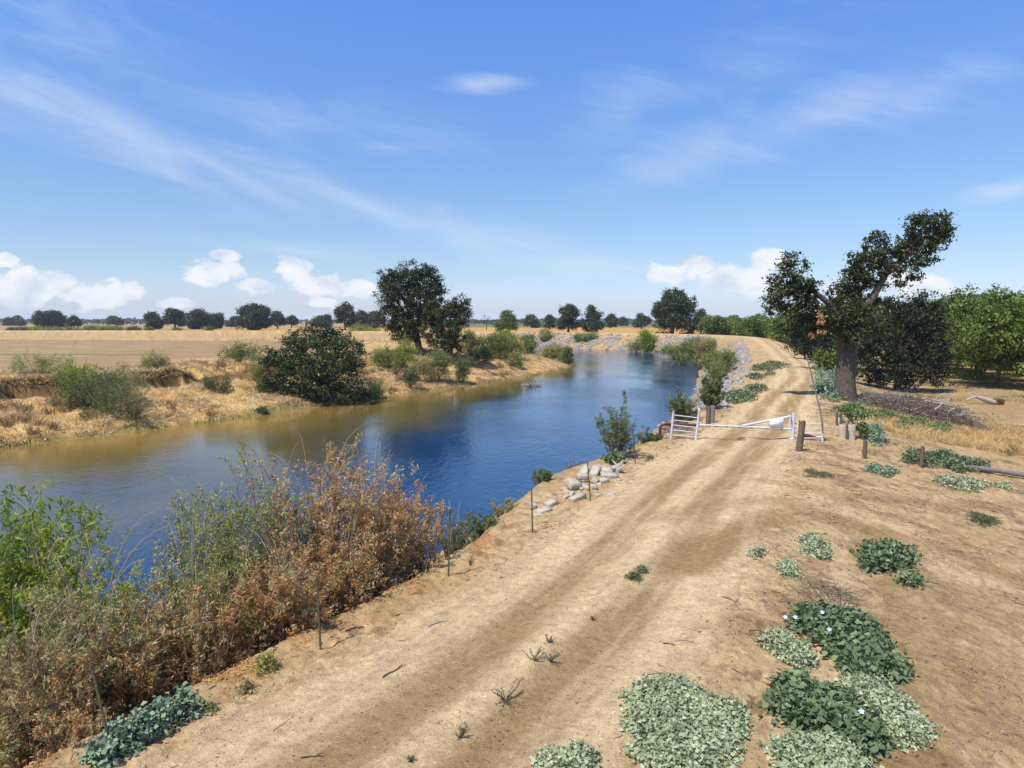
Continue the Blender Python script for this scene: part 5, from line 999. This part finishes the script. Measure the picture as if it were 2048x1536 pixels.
# metal T posts
def tpost(label, px, py, px2, py2, d=None):
    b = hit(px, py) if d is None else at(px, py, d); dd = b[1]; b = ground(b[0], dd); tp_ = at(px2, py2, dd); t = thing('metal_post', b, label, 'post', 'thin metal posts along the levee edge')
    ax = tp_-b; Ln = np.linalg.norm(ax); ax = ax/Ln; sx_ = nrm(np.cross(ax, [0, 1, 0.])[None])[0]; sy_ = np.cross(ax, sx_); w_ = .016; th_ = .0035
    prof = np.array([(-w_, 0), (w_, 0), (w_, th_), (th_/2, th_), (th_/2, .026), (-th_/2, .026), (-th_/2, th_), (-w_, th_)]); prof[:, 0] *= 1
    V0 = prof[:, :1]*sx_+prof[:, 1:]*-sy_; Vv = np.concatenate([V0-ax*.25, V0+ax*Ln]); k = 8; i = np.arange(k); mb = MB(); mb.add(Vv, np.stack([i, (i+1) % k, (i+1) % k+k, i+k], -1)); mb.add(Vv[k:], i[None]); mb.build('shaft', M['tpost'], t)
    mb = MB()
    for q in np.arange(.12, Ln-.03, .055):
        c = ax*q-sy_*-.002; bx = np.array([(x_, y_, z_) for z_ in (-.006, .006) for y_ in (0, -.009) for x_ in (-.01, .01)]); mb.add(c+bx[:, :1]*sx_+bx[:, 1:2]*-sy_*-1+bx[:, 2:]*ax, [[0, 1, 3, 2], [4, 6, 7, 5], [0, 4, 5, 1], [2, 3, 7, 6], [0, 2, 6, 4], [1, 5, 7, 3]])
    o_ = mb.build('studs', M['tpost'], t)
    mb = MB(); tubes(mb, np.array([ax*(Ln-.03), ax*(Ln+.004)]), [.012, .012], 8); mb.build('cap', M['tpost'], t)
tpost('thin metal post standing clear on the bare levee edge', 1065, 1065, 1063, 978); tpost('green metal post at the right end of the brown thicket', 897, 1155, 899, 1020); tpost('thin metal post rising from the concrete rubble', 1181, 1000, 1175, 922); tpost('thin metal post at the right of the sapling cluster', 1271, 926, 1265, 862)
tpost('green metal post at the foot of the rust brown shrubs', 641, 1298, 634, 1165); tpost('long leaning metal post in the lower left corner', 222, 1505, 182, 1330)
# broken concrete slabs
def chunk(label, px, py, L, W, T, yaw, tx=0., ty=0., seed=0, lift=.0, name='concrete_chunk', mat='concrete', group='broken concrete by the river edge', d=None, cat='concrete'):
    b = at(px, py, d) if d else hit(px, py); 
    if b[2] < -.75:                                     # behind the crest: rest it on the crest where the view line passes
        dd = np.arange(14., 30., .05); q = at(np.full(len(dd), px), np.full(len(dd), py), dd); gap = q[:, 2]-H(q[:, 0], q[:, 1], False, False); b = q[np.argmin(np.abs(gap))]; b[2] = min(b[2], float(H(b[0], b[1], False, False))+.25)
    s = px2m(b[1])*.98; L *= s; W *= s; T *= s; z = max(float(H(b[0], b[1])), WATER)
    Vv, F = rough_block(L, W, T, .035, seed, 2, (1.32, 1.6), 3); Vv = Vv@rotm(tx, ty, yaw).T
    loc = np.array([b[0], b[1], max(z+T*.22+lift, b[2])]); mb = MB(); mb.add(Vv, F); ob = mb.build(name, M[mat]); ob.location = [float(v) for v in loc]; return tag(ob, label, cat, group)
CH = [('long pale slab propped at the top left of the rubble heap', 1170, 948, 32, 18, 9, .9, .1, -.55, .05), ('brown slab leaning beside the long pale one', 1190, 950, 30, 18, 10, 1.1, .1, -.5, .05), ('largest flat slab at the top right of the heap', 1208, 944, 40, 22, 9, -.45, .2, .15, .05), ('white faced block in the middle of the heap', 1165, 964, 23, 14, 11, .15, .1, .05, .12),
      ('block tipped at the left edge of the heap', 1148, 978, 26, 20, 18, .6, .4, .2, .05), ('long beam lying lowest on the sand below the heap', 1155, 1000, 42, 13, 11, .75, .1, -.12, .0), ('short chunk under the thin metal post', 1190, 966, 18, 13, 12, 1.3, .5, .1, .03), ('square chunk right of the thin metal post', 1207, 965, 20, 14, 10, .5, .1, -.1, .02),
      ('small wedge in the middle under the white faced block', 1170, 978, 22, 10, 9, -.6, .2, .2, .02), ('small upright chunk beside the post foot', 1187, 979, 14, 9, 14, .2, .3, .2, .0), ('thin flake on the sand right of the post foot', 1197, 990, 17, 8, 5, .6, .1, .1, -.01), ('rough block at the right end of the heap below the sapling', 1224, 955, 22, 16, 12, .3, .2, .1, .0), ('flat broken piece alone on the sand right of the heap', 1222, 990, 18, 12, 5, .2, .2, .1, -.01),
      ('tilted slab left of the heap beside the blue grey bush', 1102, 1010, 28, 16, 10, .7, .2, -.2, .02), ('pale slab with a shaded end farther left', 1087, 1022, 34, 18, 8, .5, .15, -.15, .01), ('small white block beside the thin metal post standing clear', 1067, 1018, 14, 11, 12, .3, .1, .1, .05), ('low flat piece half buried before the pale slab', 1077, 1030, 22, 12, 5, .4, .1, 0., -.01),
      ('tiny pale chunk at the very right of the rubble', 1238, 962, 9, 8, 6, .3, .1, 0, 0), ('rounded chunk against the sapling foot', 1232, 940, 16, 12, 10, .8, .1, .1, .02), ('pale chunk low between block and beam', 1136, 985, 16, 10, 8, 1.0, .1, .1, 0.)]
for i, (lab, px, py, L_, W_, T_, yaw, tx_, ty_, lf) in enumerate(CH):
    chunk(lab, px, py, L_, W_, T_, yaw, tx_, ty_, 40+i, lf)
for i in range(14):
    fx_ = RNG.uniform(0, 1); px_ = 1120+fx_*115; py_ = 1000-fx_*52+RNG.uniform(-14, 12)
    chunk('small loose lump of broken concrete lying between the bigger slabs', px_, py_, RNG.uniform(7, 13), RNG.uniform(6, 10), RNG.uniform(5, 9), RNG.uniform(0, 3), .3, .3, 90+i, group='small lumps in the rubble heap')
c = hit(1236, 945); t = thing('stump', ground(c[0], c[1]), 'gnarled grey driftwood stump beside the rubble', 'stump'); mb = MB()
for k in range(6): tubes(mb, np.array([[0, 0, -.05], [RNG.normal()*.08, RNG.normal()*.05, .12], [RNG.normal()*.16, RNG.normal()*.1, .26+RNG.random()*.1]]), [.08, .065, .02], 7)
mb.build('wood', M['hive'], t)
def sticks(name, label, cat, center, ext, n, L, r, mat, zc=.35, group=None, bend=.12, K=5, flat=.5):
    center = np.asarray(center); t = thing(name, center, label, cat, group); mb = MB()
    a = RNG.uniform(0, 6.28, n); q = np.sqrt(RNG.random(n)); x = np.cos(a)*q*ext[0]; y = np.sin(a)*q*ext[1]; zz = ext[2]*np.sqrt(np.clip(1-q*q, 0, 1))*RNG.random(n)**zc
    Lh = L*RNG.uniform(.35, 1.2, n); dv = nrm(RNG.normal(size=(n, 3))*[1, 1, flat*.6]); tt = np.linspace(-.5, .5, K)[None, :, None]
    base_z = H(center[0]+x, center[1]+y, False, False) if cat != 'driftwood' else np.full(n, center[2])
    c = np.stack([x, y, np.maximum(base_z, WATER)-center[2]+zz+r], -1); P = c[:, None]+dv[:, None]*Lh[:, None, None]*tt+np.cross(dv, runit(n))[:, None]*Lh[:, None, None]*bend*(tt*tt*4-.5)+RNG.normal(size=(n, K, 3))*Lh[:, None, None]*.02
    P[..., 2] = np.maximum(P[..., 2], -.15 if cat == 'driftwood' else (H(center[0]+P[..., 0], center[1]+P[..., 1], False, False)-center[2]-.02))
    tubes(mb, P, r*RNG.uniform(.35, 1.3, (n, 1))*np.linspace(1.2, .45, K)[None], 5, RNG.random(n), cap=False); mb.build('branches', M[mat], t); return t
c = hit(1850, 840); cs = px2m(c[1])
bp = sticks('brush_pile', 'large heap of grey cut branches under the dark tree right of the oak', 'brush pile', ground(c[0], c[1]+.8), (105*cs, 2.6, 1.15), 1500, 1.6, .014, 'twig', .5)
mb = MB(); n = 40; a = RNG.uniform(-1, 1, n); P0 = np.stack([a*100*cs, RNG.uniform(-2, 1.5, n), 1.0*(1-a*a)*RNG.random(n)+.1], -1); dv = nrm(RNG.normal(size=(n, 3))*[1, .6, .35]); P = P0[:, None]+dv[:, None]*np.linspace(-.5, .5, 6)[None, :, None]*RNG.uniform(1, 2.8, n)[:, None, None]+RNG.normal(size=(n, 6, 3))*.07; tubes(mb, P, RNG.uniform(.018, .04, (n, 1))*np.linspace(1.2, .4, 6), 6, RNG.random(n)); mb.build('limbs', M['hive'], bp)
sticks('brush_pile', 'smaller end of loose twigs trailing right of the branch heap', 'brush pile', ground(*hit(1935, 855)[:2]), (30*cs, 1., .4), 240, 1.1, .011, 'twig', .5)
c = at(1140, 957, 23.); sticks('driftwood_pile', 'tangle of dry twigs caught on the bank left of the rubble', 'brush', ground(c[0], c[1]), (.55, .4, .35), 130, .6, .008, 'twig', .5)
c = at(1352, 868, 29.); sticks('driftwood_pile', 'dry twigs heaped behind the river side ladder panel', 'brush', ground(c[0], c[1]), (.8, .5, .4), 140, .8, .01, 'twig', .5)
c = hit(1066, 772); c[2] = WATER; dt = sticks('driftwood_snag', 'small driftwood snag with green sprouts out in the river', 'driftwood', c, (1.1, .45, .35), 90, 1.0, .03, 'hive', .7)
mb = MB(); leaves(mb, RNG.normal(size=(90, 3))*[.35, .2, .28]+[.65, 0, .7], .16, .35, .2); leaves(mb, RNG.normal(size=(40, 3))*[.3, .2, .12]+[-.1, 0, .4], .14, .35, .2); mb.build('sprouts', M['shore'], dt)
mb = MB(); tubes(mb, np.array([[-1.3, 0, .02], [-.6, .05, .12], [.2, .0, .14], [1.0, -.05, .06]]), [.05, .11, .12, .06], 8); mb.build('log', M['hive'], dt)
# dead bleached log near the orchard
c = hit(1975, 808); t = thing('dead_log', ground(c[0], c[1]), 'bleached forked dead log with a dark root end, on the orchard floor', 'log'); o = np.array(t.location); q = c[1]; z0 = float(H(c[0], c[1])); L2 = lambda px, py: at(px, py, q)-o
mb = MB(); tubes(mb, np.array([L2(1992, 808), L2(1975, 803), L2(1960, 798), L2(1950, 795), L2(1932, 803)])+[0, 0, .08], [.17, .2, .15, .1, .05], 9); tubes(mb, np.array([L2(1956, 797), L2(1950, 790), L2(1944, 786)])+[0, 0, .08], [.12, .08, .04], 7); mb.build('trunk', M['hive'], t, smooth=True)
rv, rf = rough_block(.55, .5, .62, .14, 77, 5); mb = MB(); mb.add(rv+L2(1997, 809)+[0, 0, .12], rf); mb.build('root_end', M['cork'], t)
# dry stick bush on the right slope
c = hit(1675, 1215); sb = sticks('dead_branch', 'dry bare branching bush lying above the flowering patch', 'branch', ground(c[0], c[1]+.35), (.55, .5, .22), 170, .45, .0035, 'twigdark', .6)
mb = MB(); o = np.array(sb.location)
for (p1, p2) in (((1668, 1222), (1630, 1150)), ((1672, 1222), (1650, 1165)), ((1675, 1225), (1680, 1178)), ((1680, 1225), (1705, 1195)), ((1666, 1222), (1605, 1160))):
    a_ = hit(*p1); b_ = hit(*p2); b_[2] += .12; tubes(mb, bez(a_-o, (a_+b_)/2-o+[0, 0, .12], b_-o, 6), np.linspace(.009, .003, 6), 5)
mb.build('limbs', M['twig'], sb)
TW = [('pale forked stick on the sand left of the tracks', 855, 1255, 895, 1243, .011, 'hive'), ('dark crooked stick left of the wheel tracks', 765, 1357, 805, 1330, .010, 'twigdark'), ('small pale curved stick beside the left wheel track', 902, 1322, 922, 1325, .008, 'hive'), ('thin stick low on the left shoulder', 545, 1462, 588, 1432, .004, 'twigdark'), ('arched stick on the pale right shoulder', 1327, 1290, 1350, 1293, .008, 'twigdark'), ('wavy stick right of the arched one', 1357, 1283, 1394, 1289, .006, 'twigdark'), ('knobbly twig lying in the right wheel track', 1212, 1328, 1258, 1351, .005, 'twigdark'),
      ('forked twig just above the largest pale mat', 1286, 1354, 1322, 1350, .007, 'twigdark'), ('thick short stick on the rough slope at right', 1446, 1194, 1478, 1215, .012, 'twig'), ('straight thin stick between the rough patches', 1464, 1338, 1498, 1363, .006, 'twig'), ('long dark stick below the round dark clump', 1694, 1148, 1745, 1182, .007, 'twigdark'), ('short dark twig left of the flowering patch', 1500, 1263, 1528, 1264, .007, 'twigdark'), ('dark stick half buried at the left thicket foot', 690, 1262, 728, 1257, .012, 'twigdark'),
      ('long curved dry root along the left shoulder', 600, 1510, 648, 1506, .008, 'twigdark'), ('bare branch lying under the river side of the post', 950, 1080, 1010, 1062, .012, 'twig'), ('forked bare branch at the right thicket foot', 740, 1185, 800, 1188, .010, 'twig')]
for lab, x0, y0, x1, y1, r, mt in TW:
    a_, b_ = hit(x0, y0), hit(x1, y1); c = (a_+b_)/2; t = thing('fallen_stick', ground(c[0], c[1]), lab, 'stick', 'sticks on the bare soil'); o = np.array(t.location); K = 9; f = np.linspace(0, 1, K)[:, None]; P = a_*(1-f)+b_*f; L_ = np.linalg.norm(b_-a_); P[:, :2] += RNG.normal(size=(K, 2))*L_*.025+np.array([[.08*L_, .1*L_]])*np.sin(f*3.1); P[:, 2] = H(P[:, 0], P[:, 1])+r*1.6
    mb = MB(); tubes(mb, P-o, np.linspace(r*1.1, r*.5, K), 6, RNG.random(1))
    j = P[5]-o; tubes(mb, np.array([j, j+[.1*L_, .12*L_, r], j+[.2*L_, .18*L_, 0]]), [r*.6, r*.5, r*.3], 5); mb.build('stick', M[mt], t)
# riprap: single rocks along the right bank and the far bank
RV = []
for k in range(8):
    v_, f_ = rough_block(1., RNG.uniform(.6, .95), RNG.uniform(.45, .8), .05, 300+k, 2); mb = MB(); mb.add(v_, f_, float(RNG.random())); ob = mb.build('riprap_rock', M['rock']); RV.append(ob)
used = [False]*8; cnt = 0
def rock(x, y, s, lab, grp, z=None):
    global cnt
    k = cnt % 8; zz = float(H(x, y, False, False)) if z is None else z
    if zz < WATER-.15: return
    if used[k]: ob = RV[k].copy(); COL.objects.link(ob)
    else: ob = RV[k]; used[k] = True
    ob.location = (x, y, zz-s*.02); ob.rotation_euler = (RNG.uniform(-.5, .5), RNG.uniform(-.5, .5), RNG.uniform(0, 6.28)); ob.scale = (s,)*3; tag(ob, lab, 'rock', grp); cnt += 1
def ucoord(n, d0_, d1_, u0, u1, smin, smax, lab, grp, px0=0, px1=9999, clump=.45):
    k = 0; tries = 0
    while k < n and tries < 40000:
        tries += 1; i = RNG.integers(0, len(CROWN)-1); f = RNG.random(); c = CROWN[i]*(1-f)+CROWN[i+1]*f; tn = CROWN[i+1]-CROWN[i]; tn = tn/np.linalg.norm(tn)
        if RNG.random() > np.linalg.norm(CROWN[i+1]-CROWN[i])/8: continue
        u = RNG.uniform(u0, u1); x = c[0]+tn[1]*u; y = c[1]-tn[0]*u
        if not (d0_ < y < d1_): continue
        px = 1024+x/y*FPX
        if not (px0 < px < px1) or fbm(x*.22, y*.22+4, 2) < clump: continue
        rock(x, y, RNG.uniform(smin, smax)*RNG.uniform(.6, 1), lab, grp); k += 1
ucoord(120, 52, 118, -6.5, -.1, .35, 1.0, 'angular grey riprap rock on the levee slope left of the road', 'riprap on the right bank', clump=.40)
ucoord(40, 34, 60, -4.5, .6, .25, .7, 'pale riprap stone on the levee edge beyond the gate', 'stones beyond the gate', clump=.35)
ucoord(110, 150, 262, -9, -.5, .6, 1.5, 'pale riprap rock on the far bank at the river bend', 'riprap on the far bank', px0=1040, px1=1300, clump=.3)
ucoord(22, 27, 34, -3, .2, .12, .4, 'small pale stone on the levee edge by the rusty pipe', 'small stones by the gate', clump=.3)
def rubble(name, label, n, y0, y1, u0, u1, smin, smax, px0, px1):
    mb = MB(); V_ = [rough_block(1., .8, .6, .06, 400+k, 1) for k in range(6)]; m = 0; i = 0
    while m < n and i < 60*n:
        i += 1; j = RNG.integers(0, len(CROWN)-1); c = CROWN[j]+(CROWN[j+1]-CROWN[j])*RNG.random(); tn = CROWN[j+1]-CROWN[j]; ll = np.linalg.norm(tn); tn = tn/ll
        if RNG.random() > ll/8: continue
        u = RNG.uniform(u0, u1); x = c[0]+tn[1]*u; y = c[1]-tn[0]*u
        if not (y0 < y < y1): continue
        px = 1024+x/y*FPX
        if not (px0 < px < px1) or RNG.random() > sstep(.3, .5, fbm(x*.2+3, y*.2, 2)): continue
        z = float(H(x, y, False, False))
        if z < WATER-.2: continue
        v, f = V_[m % 6]; s = RNG.uniform(smin, smax); mb.add(v@rotm(*RNG.uniform(-1, 1, 3)).T*s+[x, y, z-s*.08], f, float(RNG.random())); m += 1
    o = mb.build(name, M['rock']); tag(o, label, 'rubble', kind='stuff')
rubble('riprap_rubble', 'smaller pale riprap stones filling the far bank at the bend', 1500, 150, 262, -9.5, -.3, .25, .85, 1030, 1420)
rubble('riprap_rubble', 'smaller grey stones filling the levee slope left of the road', 1300, 36, 140, -5.5, 1.0, .12, .42, 1380, 1600)
# ================================================================== air
if HAZE > 0:
    hm, nt, out = newmat('haze_air'); v = N(nt, 'VolumePrincipled'); v.inputs['Color'].default_value = (.72, .82, 1, 1); v.inputs['Density'].default_value = HAZE; v.inputs['Anisotropy'].default_value = .2; nt.links.new(v.outputs[0], out.inputs['Volume'])
    c = np.array([(x, y, z) for z in (-7.5, 40) for y in (-2950, 2950) for x in (-2950, 2950)], float); mb = MB(); mb.add(c, [[0, 2, 3, 1], [4, 5, 7, 6], [0, 1, 5, 4], [2, 6, 7, 3], [0, 4, 6, 2], [1, 3, 7, 5]]); o = mb.build('haze', hm); tag(o, 'pale blue haze in the distance', 'haze', kind='stuff')
